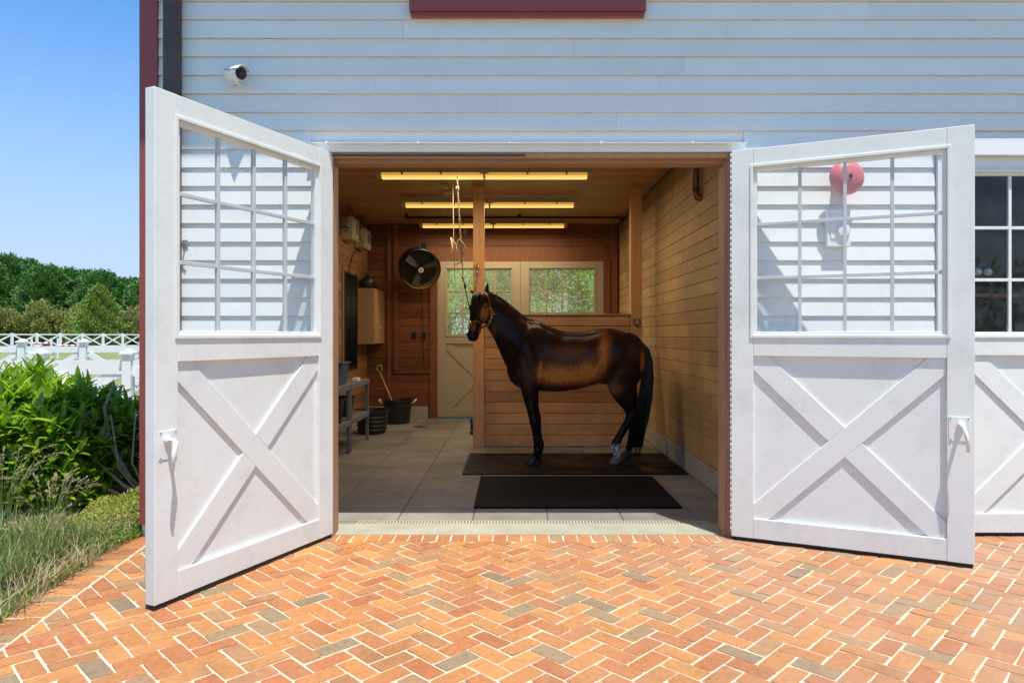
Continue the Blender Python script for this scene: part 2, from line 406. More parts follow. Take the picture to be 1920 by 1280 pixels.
# ------------------------------------------------------------------ ground
def sheet(name, x0, x1, y0, y1, z, mat, kind='structure'):
    m = MB().add([(x0,y0,z),(x1,y0,z),(x1,y1,z),(x0,y1,z)], [(0,1,2,3)])
    return tagp(m.build(name, mat), kind=kind)
sheet('ground', -500, 500, -200, 900, -.03, M['ground'])
g = MB().add([(-9,-4,-.022),(-2.3,-4,-.022),(-2.75,.3,-.022),(-2.75,6,-.022),(-9,6,-.022)], [(0,1,2,3,4)])
tagp(g.build('planting_bed', M['soil']), kind='structure')

# brick patio in 45 degree herringbone -------------------------------------------------
patio = thing('patio', None, None, (0,0,0), kind='structure')
MB().add([(-2.9,-4.6,-.008),(6.6,-4.6,-.008),(6.6,.06,-.008),(-2.9,.06,-.008)], [(0,1,2,3)])
def inner_x(y): return -2.583 - .109*(y+.2)
mb = MB(); mb.prism([(inner_x(.06)-.215,.06), (inner_x(-4.6)-.215,-4.6), (7.2,-4.6), (7.2,.06)], 'z', -.06, -.0045)
mb.build('mortar_bed', M['mortar'], patio)
W = .1025; L = 2*W; J = .0110
def brick_mesh(lx, ly, seed):
    rs = random.Random(seed); me = bpy.data.meshes.new('brick')
    bm = bmesh.new(); hx, hy = (lx-J)/2, (ly-J)/2
    # rounded slab with slightly uneven corners
    ring = []
    n = 3
    outline = []
    cr = .006
    for cx_, cy_, a0 in ((hx-cr, hy-cr, 0), (-hx+cr, hy-cr, 90), (-hx+cr, -hy+cr, 180), (hx-cr, -hy+cr, 270)):
        jx, jy = rs.uniform(-.0026,.0020), rs.uniform(-.0026,.0020)
        for k in range(n):
            a = R(a0 + 90*k/(n-1)); outline.append((cx_+jx+cr*math.cos(a), cy_+jy+cr*math.sin(a)))
    tilt = rs.uniform(-.0020,.0020), rs.uniform(-.0020,.0020)
    def zt(x, y): return tilt[0]*x/hx + tilt[1]*y/hy
    lo = [bm.verts.new((x, y, -.02)) for x, y in outline]
    mid = [bm.verts.new((x, y, -.0025+zt(x,y))) for x, y in outline]
    top = [bm.verts.new((x*(1-.0035/hx), y*(1-.0035/hy), zt(x,y))) for x, y in outline]
    m = len(outline)
    for i in range(m):
        j = (i+1) % m
        bm.faces.new((lo[i], lo[j], mid[j], mid[i])); bm.faces.new((mid[i], mid[j], top[j], top[i]))
    bm.faces.new(top)
    bm.to_mesh(me); bm.free(); me.materials.append(M['brick']); return me
variants = [brick_mesh(L, W, i) for i in range(14)]
S2 = math.sqrt(.5)
def rot45(p, q): return ((p-q)*S2*W, (p+q)*S2*W)
full = []; cut = []
Y0H, Y1H, X1H = -4.5, -.112, 7.0
nx, ny = 109/math.hypot(109,1000), 0
for a in range(-60, 90):
    for b in range(-90, 60):
        t = (a-b) % 4
        if t == 0: cells = [(a,b),(a+2,b),(a+2,b+1),(a,b+1)]; ang = R(45)
        elif t == 3: cells = [(a,b),(a+1,b),(a+1,b+2),(a,b+2)]; ang = R(135)
        else: continue
        poly = [rot45(*c) for c in cells]
        cx_ = sum(p[0] for p in poly)/4; cy_ = sum(p[1] for p in poly)/4
        if cy_ < Y0H-.1 or cy_ > Y1H+.1 or cx_ < -3 or cx_ > X1H: continue
        # inset by half the joint
        inp = [(cx_+(p[0]-cx_), cy_+(p[1]-cy_)) for p in poly]
        c2 = clip(inp, 1, .109, 2.583+.109*.2-.008)      # right of the border course
        c2 = clip(c2, 0, -1, Y1H) if len(c2) > 2 else c2
        if len(c2) < 3: continue
        ar = abs(sum(c2[i][0]*c2[(i+1)%len(c2)][1]-c2[(i+1)%len(c2)][0]*c2[i][1] for i in range(len(c2)))/2)
        if ar > L*W*.995: full.append((cx_, cy_, ang))
        elif ar > .0012: cut.append(c2)
def vis_key(c):
    d = c[1]+CD
    if d < 2.6: return 99
    x = CX + c[0]*F/d; y = HZ + CH*F/d
    if x < -60 or x > 1980 or y > 1320: return 99
    return d
full.sort(key=vis_key)
rb = random.Random(3)
for i, (x, y, an) in enumerate(full[:285]):
    o = bpy.data.objects.new('brick', variants[rb.randrange(14)]); COL.objects.link(o); o.parent = patio
    o.location = (x+rb.uniform(-.0012,.0012), y+rb.uniform(-.0012,.0012), rb.uniform(-.001,.0012)); o.rotation_euler = (0, 0, an+R(rb.uniform(-.7,.7)))
def joined_bricks(name, items, cuts, parent):
    vs, fs, rn = [], [], []
    for x, y, an in items:
        me = variants[rb.randrange(14)]; n = len(vs); c, s = math.cos(an+R(rb.uniform(-.7,.7))), math.sin(an); dz = rb.uniform(-.001,.0012); r = rb.random()
        for v in me.vertices: vs.append((x+v.co.x*c-v.co.y*s, y+v.co.x*s+v.co.y*c, v.co.z+dz))
        for p in me.polygons: fs.append(tuple(n+k for k in p.vertices)); rn.append(r)
    for poly in cuts:
        cx_ = sum(p[0] for p in poly)/len(poly); cy_ = sum(p[1] for p in poly)/len(poly)
        e = []
        m = len(poly)
        area = sum(poly[i][0]*poly[(i+1)%m][1]-poly[(i+1)%m][0]*poly[i][1] for i in range(m))/2
        q = poly if area > 0 else poly[::-1]
        ins = q
        for i in range(m):
            a_, b_ = q[i], q[(i+1)%m]; dx, dy = b_[0]-a_[0], b_[1]-a_[1]; ln = math.hypot(dx, dy)
            if ln < 1e-6: continue
            nx_, ny_ = -dy/ln, dx/ln
            ins = clip(ins, nx_, ny_, -(nx_*a_[0]+ny_*a_[1])-J/2)
            if len(ins) < 3: break
        if len(ins) < 3: continue
        n = len(vs); m = len(ins); r = rb.random()
        vs += [(p[0], p[1], -.02) for p in ins] + [(p[0], p[1], 0) for p in ins]
        fs += [tuple(range(n+m, n+2*m))] + [(n+i, n+(i+1)%m, n+m+(i+1)%m, n+m+i) for i in range(m)]; rn += [r]*(m+1)
    me = bpy.data.meshes.new(name); me.from_pydata(vs, [], fs); me.materials.append(M['brick'])
    at = me.attributes.new('rnd', 'FLOAT', 'FACE'); at.data.foreach_set('value', rn)
    o = bpy.data.objects.new(name, me); COL.objects.link(o); o.parent = parent; return o
tagp(joined_bricks('outer_bricks', full[285:], cut, patio), kind='stuff')
# soldier course along the sill and the wall
course = thing('brick_course', None, None, (0,0,0), kind='structure')
x = -2.35
while x < 4.6:
    o = bpy.data.objects.new('brick', variants[rb.randrange(14)]); COL.objects.link(o); o.parent = course
    o.location = (x, -.112+L/2-.002, rb.uniform(-.001,.001)); o.rotation_euler = (0,0,R(90+rb.uniform(-.8,.8))); x += W
border = thing('brick_border', None, None, (0,0,0), kind='structure')
y = -.06
tang = math.atan(.109)
while y > -3.4:
    o = bpy.data.objects.new('brick', variants[rb.randrange(14)]); COL.objects.link(o); o.parent = border
    o.location = (inner_x(y)-L/2-.004, y, rb.uniform(-.001,.002)); o.rotation_euler = (0,0,tang+R(rb.uniform(-1.5,1.5))); y -= W

# ------------------------------------------------------------------ barn shell
barn = thing('barn', 'white clapboard barn with barn red corner board, its wash bay open behind double doors', 'building', (0,0,0))
# front wall: backing slab with the two openings, then lapped boards
fw = MB()
for x0, x1, z0, z1 in ((XW0, OL, -.02, OT), (OR_, O2L, -.02, OT), (O2R, XW1, -.02, OT), (XW0, XW1, OT, EAVE)):
    fw.box(x0, x1, .004, .14, z0, z1)
front = fw.build('front_wall', M['siding'], barn)
rs = random.Random(11)
def board_row(z0, x0, x1, name, parent, mat):
    """one lapped course from x0 to x1, broken at random butt joints"""
    x = x0; first = True
    while x < x1 - .01:
        ln = rs.uniform(1.6, 3.9); e = min(x1, x+ln)
        if x1 - e < .5: e = x1
        p = [(-.0185, z0), (-.019, z0+.003), (-.0045, z0+PITCH+.012), (.003, z0+PITCH+.012), (.003, z0)]
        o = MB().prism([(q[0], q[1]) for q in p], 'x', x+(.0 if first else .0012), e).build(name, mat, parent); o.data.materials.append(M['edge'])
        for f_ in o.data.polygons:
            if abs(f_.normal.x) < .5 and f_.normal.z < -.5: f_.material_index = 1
        x = e; first = False
z = -.01
BX0 = (295-CX)*.003908
while z < 4.6:
    zt = z + PITCH
    if zt <= OT+.02: spans = [(BX0, OL-.02), (OR_+.02, O2L-.12)]
    elif z < OT+.07: spans = [(BX0, -1.475), (1.69, O2L-.12)]
    else: spans = [(BX0, 5.6)]
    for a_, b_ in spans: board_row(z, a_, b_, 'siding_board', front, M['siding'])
    z += PITCH
# red corner board and downspout, roof and outer walls
cbx0, cbx1 = px(261,0,5.01).x+.03, px(295,0,5.01).x
MB().box(cbx0-.03, cbx1, -.03, .004, .095, EAVE).box(cbx0-.03, cbx0+.0, .004, .14, .095, EAVE).build('corner_board', M['red'], barn, .002)
MB().box(XW0, XL-.02, .14, YB+.2, -.02, EAVE).build('side_wall', M['siding'], barn)
MB().box(XW1-.15, XW1, .14, YB+.2, -.02, EAVE).build('side_wall', M['siding'], barn)
MB().box(XW0-.5, XW1+.4, -.72, YB+.9, EAVE, EAVE+.2).prism([(-.72, EAVE+.2), (YB+.9, EAVE+.2), (3.7, EAVE+3)], 'x', XW0-.5, XW1+.4).build('roof', M['brown_metal'], barn)
MB().box(XW0-.5, XW1+.4, -.75, -.722, EAVE-.02, EAVE+.2).build('fascia', M['trim'], barn)
ds = MB()
x0, x1 = px(304,0,4.94).x, px(332,0,4.94).x
ds.box(x0, x1, -.10, -.02, .12, EAVE-.3); ds.build('downspout', M['brown_metal'], barn, .012, seg=3)
MB().box(x0-.012, x1+.012, -.104, -.013, 1.2, 1.23).build('downspout_strap', M['brown_metal'], barn)
MB().box(x0-.012, x1+.012, -.104, -.013, 4.2, 4.23).build('downspout_strap', M['brown_metal'], barn)
# red window trim at the top
wx0, wx1 = (770-CX)*.003908, (1208-CX)*.003908
wz = CH+(HZ-38)*.003908
win = MB().box(wx0, wx1, -.075, -.006, wz+.035, wz+.13).box(wx0+.01, wx1-.01, -.055, -.006, wz, wz+.034)
win = win.build('window', M['red'], barn, .003)
MB().box(wx0, wx0+.11, -.05, -.006, wz+.13, wz+1.35).box(wx1-.11, wx1, -.05, -.006, wz+.13, wz+1.35).box(wx0, wx1, -.055, -.006, wz+1.35, wz+1.48).build('casing', M['red'], win, .002)
MB().box(wx0+.11, wx1-.11, -.03, -.012, wz+.13, wz+1.35).build('glass_pane', M['glass_dark'], win)
# header flashing over the doorway
hz0, hz1 = 2.802, 2.873
hd = MB(); hd.box(-1.473, 1.685, -.055, -.014, hz0, hz1-.006); hd.prism([(-.085, hz1-.012), (-.014, hz1+.006), (-.014, hz1-.005), (-.082, hz1-.02)], 'x', -1.473, 1.685)
hd.build('door_header', M['trim'], barn, .002)
x = -1.35
while x < 1.6:
    MB().box(x, x+.012, -.092, -.05, hz1-.022, hz1-.004).build('header_clip', M['trim'], barn); x += .66
# header, casings of the second doorway
MB().box(O2L-.12, O2R+.12, -.045, -.014, OT-.02, OT+.10).build('door_header', M['trim'], barn, .002)
MB().box(O2L-.11, O2L-.005, -.035, -.004, .0, OT-.022).build('door_casing', M['trim'], barn, .002)
# cedar lining of the opening
MB().box(OL, OL+.022, -.03, .0, .0, OT).build('door_casing', M['cab'], barn, .002)
MB().box(OL+.004, OL+.03, .002, .14, .0, OT-.05).build('door_jamb', M['frame_wood'], barn, .002)
MB().box(OR_-.055, OR_-.004, .002, .14, .0, OT-.05).build('door_jamb', M['frame_wood'], barn, .002)
MB().box(OR_-.035, OR_-.006, -.035, 0, .0, OT).build('door_casing', M['frame_wood'], barn, .002)
MB().box(OL+.03, OR_-.055, .012, .14, OT-.068, OT-.002).build('door_head', M['frame_woodx'], barn, .002)
MB().box(OL+.022, OR_-.035, -.03, .008, OT-.036, OT-.001).build('door_head_trim', M['cab'], barn, .002)
MB().box(OL+.022, (985-CX)*.0039, -.036, -.031, OT-.028, OT-.012).build('weather_strip', M['brown_metal'], barn, .002)

def cladding(name, mat, parent, wall, h0, h1, a0, a1, pitch, horizontal_axis, pos, face, hole=None, lens=(1.2,2.6), gap=.004, thick=.016):
    """rows of individual boards on an inside wall; face = direction the boards stand proud"""
    z = h0
    while z < h1-.02:
        zt = min(h1, z+pitch); spans = [(a0, a1)]
        if hole and z < hole[3]-.01: spans = [(a0, hole[0]), (hole[1], a1)]
        for s0, s1 in spans:
            a = s0
            while a < s1-.01:
                e = min(s1, a+rs.uniform(*lens))
                if s1-e < .35: e = s1
                m = MB(); pr = pos + face*(thick+rs.uniform(-.0015,.0015)); lo, hi = min(pos, pr), max(pos, pr)
                if horizontal_axis == 'y': m.box(lo, hi, a+.001, e-.001, z+gap/2, zt-gap/2)
                else: m.box(a+.001, e-.001, lo, hi, z+gap/2, zt-gap/2)
                m.build(name, mat, wall, .003, seg=1)
                a = e
        z = zt
# right wall
rw = MB().box(XR+.02, XR+.1, .14, YB+.1, -.02, ZC+.1).build('right_wall', M['dark_trim'], barn)
cladding('wall_board', M['cedar_right'], barn, rw, .22, ZC, .142, YB-.02, .137, 'y', XR+.018, -1)
y = .142
while y < YB-.02:
    e = min(y+.41, YB-.02); MB().box(XR-.002, XR+.019, y+.003, e-.003, 0, .214).build('base_block', M['concrete'], rw, .004, seg=1); y = e
# left wall
lw_ = MB().box(XL-.02, XL-.018, .142, YB, 0, ZC).build('left_wall', M['dark_trim'], barn)
cladding('wall_board', M['cedar_left'], barn, lw_, .22, ZC, .142, YB-.02, .137, 'y', XL-.017, 1)
y = .142
while y < YB-.02:
    e = min(y+.41, YB-.02); MB().box(XL-.017, XL+.006, y+.003, e-.003, 0, .214).build('base_block', M['concrete'], lw_, .004, seg=1); y = e
# back wall with its doorway
BL, BR, BT = -1.345, 1.612, 2.79
bwm = MB()
for x0, x1, z0, z1 in ((XW0, BL, -.02, BT), (BR, XW1, -.02, BT), (XW0, XW1, BT, EAVE)): bwm.box(x0, x1, YB+.02, YB+.16, z0, z1)
bw = bwm.build('back_wall', M['dark_trim'], barn)
cladding('wall_board', M['cedar_back'], barn, bw, .22, ZC, XL+.002, XR-.002, .142, 'x', YB+.018, -1, (BL-.012, BR+.012, 0, BT+.14))
for x0, x1 in ((XL, BL-.16), (BR+.16, XR)):
    x = x0
    while x < x1-.02:
        e = min(x+.41, x1); MB().box(x+.003, e-.003, YB-.008, YB+.018, 0, .214).build('base_block', M['concrete'], bw, .004, seg=1); x = e
for xx in (-2.17, -1.53): pass
for nm, a in (('x', (BL-.13, BL-.012)), ('x', (BR+.012, BR+.13))):
    MB().box(a[0], a[1], YB-.03, YB-.002, 0, BT+.01).build('door_trim', M['dark_trim'], bw, .003)
for a in ((726, 732), (738, 746)):
    MB().box(px(a[0],0,12.17).x, px(a[1],0,12.17).x, YB-.04, YB-.002, .22 if a[0] < 730 else .85, ZC).build('wall_trim', M['cedar_back'], bw, .003)
MB().box(px(738,0,12.17).x, BL-.13, YB-.036, YB-.003, .80, .84).build('wall_trim', M['cedar_back'], bw, .003)
MB().box(XR-.16, XR-.03, YB-.03, YB-.003, .22, ZC).build('wall_trim', M['dark_trim'], bw, .003)
# ceiling boards
cw = MB().box(XL-.02, XR+.02, .14, YB+.02, ZC+.02, ZC+.1).build('ceiling', M['dark_trim'], barn)
y = .142
while y < YB:
    e = min(y+.092, YB+.015)
    MB().box(XL-.015, XR+.015, y+.003, e-.003, ZC, ZC+.018).build('ceiling_board', M['ceiling'], cw, .003, seg=1); y = e
# neighbouring bay seen through closed glass, kept as a bare room
MB().box(XR+.12, XW1-.16, .14, 5, -.02, -.002).box(XR+.12, XW1-.16, .14, 5, 3.2, 3.25).box(XR+.12, XW1-.16, 4.9, 5, 0, 3.2).build('side_bay', M['dark_trim'], barn)

# floor -------------------------------------------------------------------------------
floor = MB().box(XL, XR, .435, YB+.2, -.05, -.006).build('floor', M['rubber']); tagp(floor, kind='structure')
P = .603; gx = -.323-4*P; rows = []
ys = .435; yv = 5.87-CD
k = 0
while ys < YB+.02:
    e = min(yv, YB+.02); offx = 0
    x = gx
    while x < XR:
        a_, b_ = max(XL, x), min(XR, x+P)
        if b_-a_ > .03:
            MB().box(a_+.003, b_-.003, ys+.003, e-.003, -.03, rs.uniform(-.0008,.0008)).build('floor_tile', M['floor'], floor, .003, seg=1)
        x += P
    ys = e; yv += P; k += 1
# bluestone sill and drain grate
sill = MB().box(OL-.02, OR_+.02, .044, .33, -.05, .006).build('sill', M['slab'], None, .008); tagp(sill, kind='structure')
drain = thing('trench_drain', 'long white slotted drain grate between stone sill and bay floor', 'drain', (.1,.385,0))
gm = MB(); x = OL+.12
gm.box(x, OR_-.05, .334, .343, -.03, .002).box(x, OR_-.05, .422, .431, -.03, .002).box(x, OR_-.05, .380, .386, -.012, .0015)
while x < OR_-.06: gm.box(x, x+.012, .3432, .4218, -.012, .001); x += .025
gm.build('grate', M['beige'], drain)
MB().box(OL+.1, OR_-.04, .332, .433, -.06, -.045).build('channel', M['black'], drain)
MB().box(XL, OL+.12, .33, .435, -.05, -.004).box(OR_-.05, XR, .33, .435, -.05, -.004).box(XL, OL-.02, .14, .33, -.05,-.004).box(OR_+.02, XR, .14,.33,-.05,-.004).build('floor_edge', M['floor'], floor)

# ------------------------------------------------------------------ barn doors
LW = 1.475
def make_door(label, loc, rotz, mirror, mat, glass, lever=True, sweep=True, group=None, tn=.07, side=-1):
    """leaf in its own frame: x from hinge (0) to free edge, z up, both faces alike"""
    t = thing('barn_door', label, 'door', loc, rotz, group)
    mmat = M['muntin'] if glass is M['glass'] else mat
    h = tn/2; z0, z1 = .028, 2.80; s = -1 if mirror else 1
    def X(a, b): return (min(s*a, s*b), max(s*a, s*b))
    def bx(nm, x0, x1, y0, y1, za, zb, m, bev=.003):
        q = X(x0, x1); return MB().box(q[0], q[1], y0, y1, za, zb).build(nm, m, t, bev, local=True)
    u0, u1 = .15, LW-.15; pz0, pz1 = .17, 1.325; gz0, gz1 = 1.475, 2.665
    bx('stile', 0, u0, -h, h, z0, z1, mat); bx('stile', u1, LW, -h, h, z0, z1, mat)
    bx('rail', u0+.0008, u1-.0008, -h+.0006, h-.0006, z0+.001, pz0, mat); bx('rail', u0+.0008, u1-.0008, -h+.0006, h-.0006, pz1, gz0, mat)
    bx('rail', u0+.0008, u1-.0008, -h+.0006, h-.0006, gz1, z1-.001, mat)
    bx('panel', u0-.005, u1+.005, -.007, .007, pz0-.005, pz1+.005, mat, 0)
    # crossed braces, the second cut where it meets the first
    rect = [(u0+.001,pz0+.001),(u1-.001,pz0+.001),(u1-.001,pz1-.001),(u0+.001,pz1-.001)]
    dx, dz = u1-u0, pz1-pz0; ln = math.hypot(dx, dz); hw = .072
    def band(sg):
        a, b = (dz/ln, -dx/ln) if sg > 0 else (dz/ln, dx/ln)
        cx_, cz_ = (u0+u1)/2, (pz0+pz1)/2; c = -(a*cx_+b*cz_); return a, b, c
    a, b, c = band(1); p1 = clip(clip(rect, a, b, c+hw), -a, -b, -c+hw)
    a2, b2, c2 = band(-1); p2 = clip(clip(rect, a2, b2, c2+hw), -a2, -b2, -c2+hw)
    for poly in (p1, clip(p2, a, b, c-hw-.0004), clip(p2, -a, -b, -c-hw-.0004)):
        for yy in ((-h+.014, -.0072), (.0072, h-.014)):
            MB().prism([(s*q[0], q[1]) for q in poly], 'y', yy[0], yy[1]).build('brace', mat, t, .0025, local=True)
    # glazing bead, muntins and panes
    bd = MB()
    w = .022
    for x0, x1, za, zb in ((u0, u0+w, gz0, gz1), (u1-w, u1, gz0, gz1), (u0+w, u1-w, gz0, gz0+w), (u0+w, u1-w, gz1-w, gz1)):
        q = X(x0, x1); bd.box(q[0], q[1], -h+.012, h-.012, za, zb)
    bd.build('glazing_bead', mat, t, .003, local=True)
    gm_ = MB()
    for ya, yb in ((h+.0002, h+.008), (-h-.008, -h-.0002)):
        for x0, x1, za, zb in ((u0-.022, u0-.001, gz0-.022, gz1+.022), (u1+.001, u1+.022, gz0-.022, gz1+.022), (u0-.001, u1+.001, gz0-.022, gz0-.001), (u0-.001, u1+.001, gz1+.001, gz1+.022)):
            q = X(x0, x1); gm_.box(q[0], q[1], ya, yb, za, zb)
    gm_.build('glass_moulding', mat, t, .003, local=True)
    gx0, gx1, gy0, gy1 = u0+w, u1-w, gz0+w, gz1-w; mw = .011
    cx_ = [gx0+(gx1-gx0)*i/4 for i in range(5)]; cz_ = [gy0+(gy1-gy0)*i/3 for i in range(4)]
    for i in (1,2,3): bx('muntin', cx_[i]-mw, cx_[i]+mw, -.012, .012, gy0, gy1, mmat, .002)
    for j in (1,2):
        for i in range(4):
            bx('muntin', cx_[i]+(mw if i else 0), cx_[i+1]-(mw if i < 3 else 0), -.0115, .0115, cz_[j]-mw, cz_[j]+mw, mmat, .002)
    for i in range(4):
        for j in range(3):
            xa = cx_[i]+(mw if i else 0); xb = cx_[i+1]-(mw if i < 3 else 0); za = cz_[j]+(mw if j else 0); zb = cz_[j+1]-(mw if j < 2 else 0)
            q = X(xa, xb); MB().box(q[0], q[1], -.002, .002, za, zb).build('glass_pane', glass, t, local=True)
    if sweep: bx('door_sweep', .01, LW-.005, -h+.02, h-.005, .005, z0-.001, M['rubber'], 0)
    if lever:
        hp = thing_part = MB(); q = X(LW-.14, LW-.025); ys = side
        y0 = ys*h; y1 = ys*(h+.004)
        pl = MB().box(q[0], q[1], min(y0,y1), max(y0,y1), .80, .955).build('handle', mat, t, .0015, local=True)
        xc = s*(LW-.075)
        hb = MB().tube([(xc, ys*(h+.004), .905), (xc, ys*(h+.055), .905), (xc-s*-.004, ys*(h+.075), .895), (xc+s*.02, ys*(h+.08), .84), (xc+s*.028, ys*(h+.08), .745)], [.012,.012,.013,.012,.010], 10)
        hb.lathe([(.022,0),(.022,.012),(.012,.02)], (xc, ys*(h+.003), .905), (0,ys,0), 14)
        hb.build('lever', mat, pl, .0, True, local=True)
        sc = MB()
        for ax, az in ((q[0]+.01,.81),(q[1]-.01,.81),(q[0]+.01,.945),(q[1]-.01,.945)): sc.lathe([(.005,0),(.004,.003),(0,.004)], (ax, ys*(h+.004), az), (0,ys,0), 8)
        sc.build('screw', M['steel'], pl, local=True)
    return t
# left leaf: hinge at px 621, swings 64.6 deg out; right leaf: hinge at px 1366, swings 25 deg past the wall
dl = make_door('left white barn door, swung steeply toward the viewer, handle plate by the red corner board', (-1.345,-.010,0), R(180+66), False, M['white'], M['glass'], side=1)
dr = make_door('right white barn door folded nearly flat against the wall, red bell seen through its glass', (1.588,-.05,0), R(-25), False, M['white'], M['glass'], side=-1)
hg = MB()
for k in range(68): hg.tube([(-.004, -.040, .06+k*.04), (-.004, -.040, .06+k*.04+.0375)], .0045, 8)
hg.build('hinge', M['hinge'], dr, smooth=True, local=True)
d3 = make_door('closed white barn door of the next bay with dark window panes, at right edge', (O2L,.03,0), 0, False, M['white'], M['glass_dark'], lever=False, group='closed doors of the next bay')
d4 = make_door('closed white barn door of the next bay, hung beyond the one with white balls behind its glass', (O2R,.03,0), 0, True, M['white'], M['glass_dark'], lever=False, group='closed doors of the next bay')
make_door('white back door, shade put into its colour, left of the middle post, horse head in front of its window', (BL,YB+.06,0), 0, False, M['cream'], M['glass_back'], lever=False, sweep=False)
make_door('white back door, shade put into its colour, seen above the plank partition, right of the horse head', (BR-.002,YB+.06,0), 0, True, M['cream'], M['glass_back'], lever=False, sweep=False)
for i, (xx, lab) in enumerate(((1852, 'round white ball behind the closed door glass, right one of two'), (1832, 'round white ball behind the closed door glass, half hidden by its stile'))):
    m = MB().ball(px(xx,510,5.24), .034, 14, 10, (1,.8,.85)); o = m.build('ball', M['ballw'], smooth=True); tagp(o, lab, 'ball', 'balls behind the closed door')
MB().box(O2L+.05, O2R-.05, .145, .28, 1.90, 1.925)
sh = MB().box(O2L+.02, O2R-.02, .142, .26, 1.76, 1.785).build('ledge', M['dark_trim'], barn)

# ------------------------------------------------------------------ things on the facade
t = thing('security_camera', 'white bullet security camera on the clapboard above the left door', 'camera', px(437,140,5.0))
c = px(443,139,4.92); ax = Vector((.80,-.56,-.16)).normalized()
MB().lathe([(.0,-.10),(.044,-.10),(.049,-.085),(.049,.05),(.045,.055)], c, ax, 24).build('body', M['trim'], t, smooth=True)
MB().lathe([(.0,.052),(.043,.052),(.043,.06),(.034,.0605)], c, ax, 24).build('face_ring', M['black'], t)
MB().lathe([(0,.058),(.025,.058),(.02,.068),(0,.073)], c, ax, 18).build('lens', M['lens_cam'], t, smooth=True)
vz = MB(); q = ax.to_track_quat('Z','Y').to_matrix()
pts = []
for k in range(9):
    a = math.pi*(.12+.76*k/8); pts.append((math.cos(a), math.sin(a)))
up = Vector((0,0,1)); rt = ax.cross(up).normalized(); upn = rt.cross(ax).normalized()
vs = []; 
for hh in (-.085, .095):
    for r_ in (.053, .057):
        for a_, b_ in pts: vs.append(c + ax*hh + rt*(a_*r_) + upn*(b_*r_))
n = 9; fs = []
for k in range(n-1):
    fs += [(k,k+1,n*1+k+1,n*1+k),(2*n+k,2*n+k+1,3*n+k+1,3*n+k),(k,k+1,2*n+k+1,2*n+k),(n+k,n+k+1,3*n+k+1,3*n+k)]
vz.add(vs, fs).build('sun_shield', M['trim'], t, smooth=False)
MB().tube([c+Vector((0,0,-.03)), c+Vector((-.004,.02,-.055)), c+Vector((-.012,.10,-.045))], .014, 10).lathe([(.032,0),(.032,.012),(.02,.02)], px(437,152,5.02), (0,-1,0), 18).build('bracket', M['trim'], t, smooth=False)

c = px(1577,338,5.02)
t = thing('alarm_bell', 'round faded red alarm bell on the wall behind the right door glass', 'bell', (c.x,-.01,c.z))
MB().lathe([(.122,.075),(.124,.082),(.120,.10),(.10,.122),(.065,.137),(.025,.142),(0,.143)], (c.x,-.02,c.z), (0,-1,0), 36).build('gong', M['bell'], t, smooth=True)
MB().lathe([(.06,0),(.06,.075),(.02,.08)], (c.x,-.012,c.z), (0,-1,0), 24).build('back_box', M['bell'], t)
MB().lathe([(.014,.14),(.014,.150),(.006,.151),(.006,.160),(0,.161)], (c.x,-.02,c.z), (0,-1,0), 6).build('bolt', M['black_metal'], t)
c = px(1568,428,5.02)
t = thing('junction_box', 'white square junction box with a blank cover under the red bell', 'electrical box', (c.x,-.01,c.z))
MB().box(c.x-.085, c.x+.085, -.06, -.012, c.z-.14, c.z+.13).build('box', M['trim'], t, .006)
MB().box(c.x-.06, c.x+.06, -.066, -.0605, c.z-.08, c.z+.09).lathe([(.05,0),(.045,.012),(0,.016)], (c.x+.03,-.066,c.z-.02), (0,-1,0), 20).build('cover', M['trim'], t, .002)
c = px(342,456,4.98)
t = thing('door_holdback', 'small grey metal holdback on the siding behind the left door glass', 'bracket', (c.x,-.01,c.z))
MB().box(c.x-.02,c.x+.02,-.02,-.012,c.z-.03,c.z+.03).build('plate', M['steel'], t, .002)
MB().tube([(c.x,-.02,c.z),(c.x,-.06,c.z),(c.x+.03,-.07,c.z)], .007).build('hook', M['steel'], t)

# ------------------------------------------------------------------ inside the bay
def lamp(depth, label):
    y = depth-CD; x0, x1 = -1.57, .91; zb = 3.275
    t = thing('ceiling_light', label, 'light', ((x0+x1)/2, y, ZC), group='fluorescent ceiling lights')
    h = MB(); prof = [(-.075,zb+.06),(-.055,zb+.13),(.055,zb+.13),(.075,zb+.06)]
    h.prism([(y+a, b) for a, b in prof], 'x', x0+.02, x1-.02); h.build('housing', M['beige'], t, .004)
    l = MB(); pr = [(-.072,.058),(-.068,.03),(-.045,.006),(0,0),(.045,.006),(.068,.03),(.072,.058)]
    l.prism([(y+a, zb+b) for a, b in pr], 'x', x0+.06, x1-.06); l.build('lens', M['lens'], t)
    for xx, sg in ((x0,1),(x1,-1)):
        e = MB(); e.prism([(y+a*1.03, zb+b*1.03) for a, b in pr] + [(y+.055,zb+.13),(y-.055,zb+.13)][:2], 'x', *sorted((xx, xx+sg*.058))); e.build('end_cap', M['beige'], t, .01)
    xm = (x0+x1)/2
    MB().box(xm-.012, xm+.012, y-.078, y+.078, zb-.002, zb+.06).box(xm-.05, xm+.05, y-.082, y-.074, zb+.045, zb+.10).build('coupling', M['beige'], t, .004)
    for f in (.12,.3,.7,.88):
        xx = x0+(x1-x0)*f; MB().box(xx-.012, xx+.012, y-.085, y-.074, zb+.035, zb+.085).build('clip', M['steel'], t, .003)
    for xx in (x0+.5, x1-.5): MB().box(xx-.03,xx+.03,y-.04,y+.04,zb+.131,ZC-.001).build('mount', M['steel'], t)
    ld = bpy.data.lights.new('tube_light', 'AREA'); ld.shape = 'RECTANGLE'; ld.size = x1-x0-.2; ld.size_y = .10; ld.energy = LAMP; ld.color = (1,.78,.48)
    lo = bpy.data.objects.new('tube_light', ld); COL.objects.link(lo); lo.parent = t; lo.location = (0,0,zb-.004-ZC)
    return t
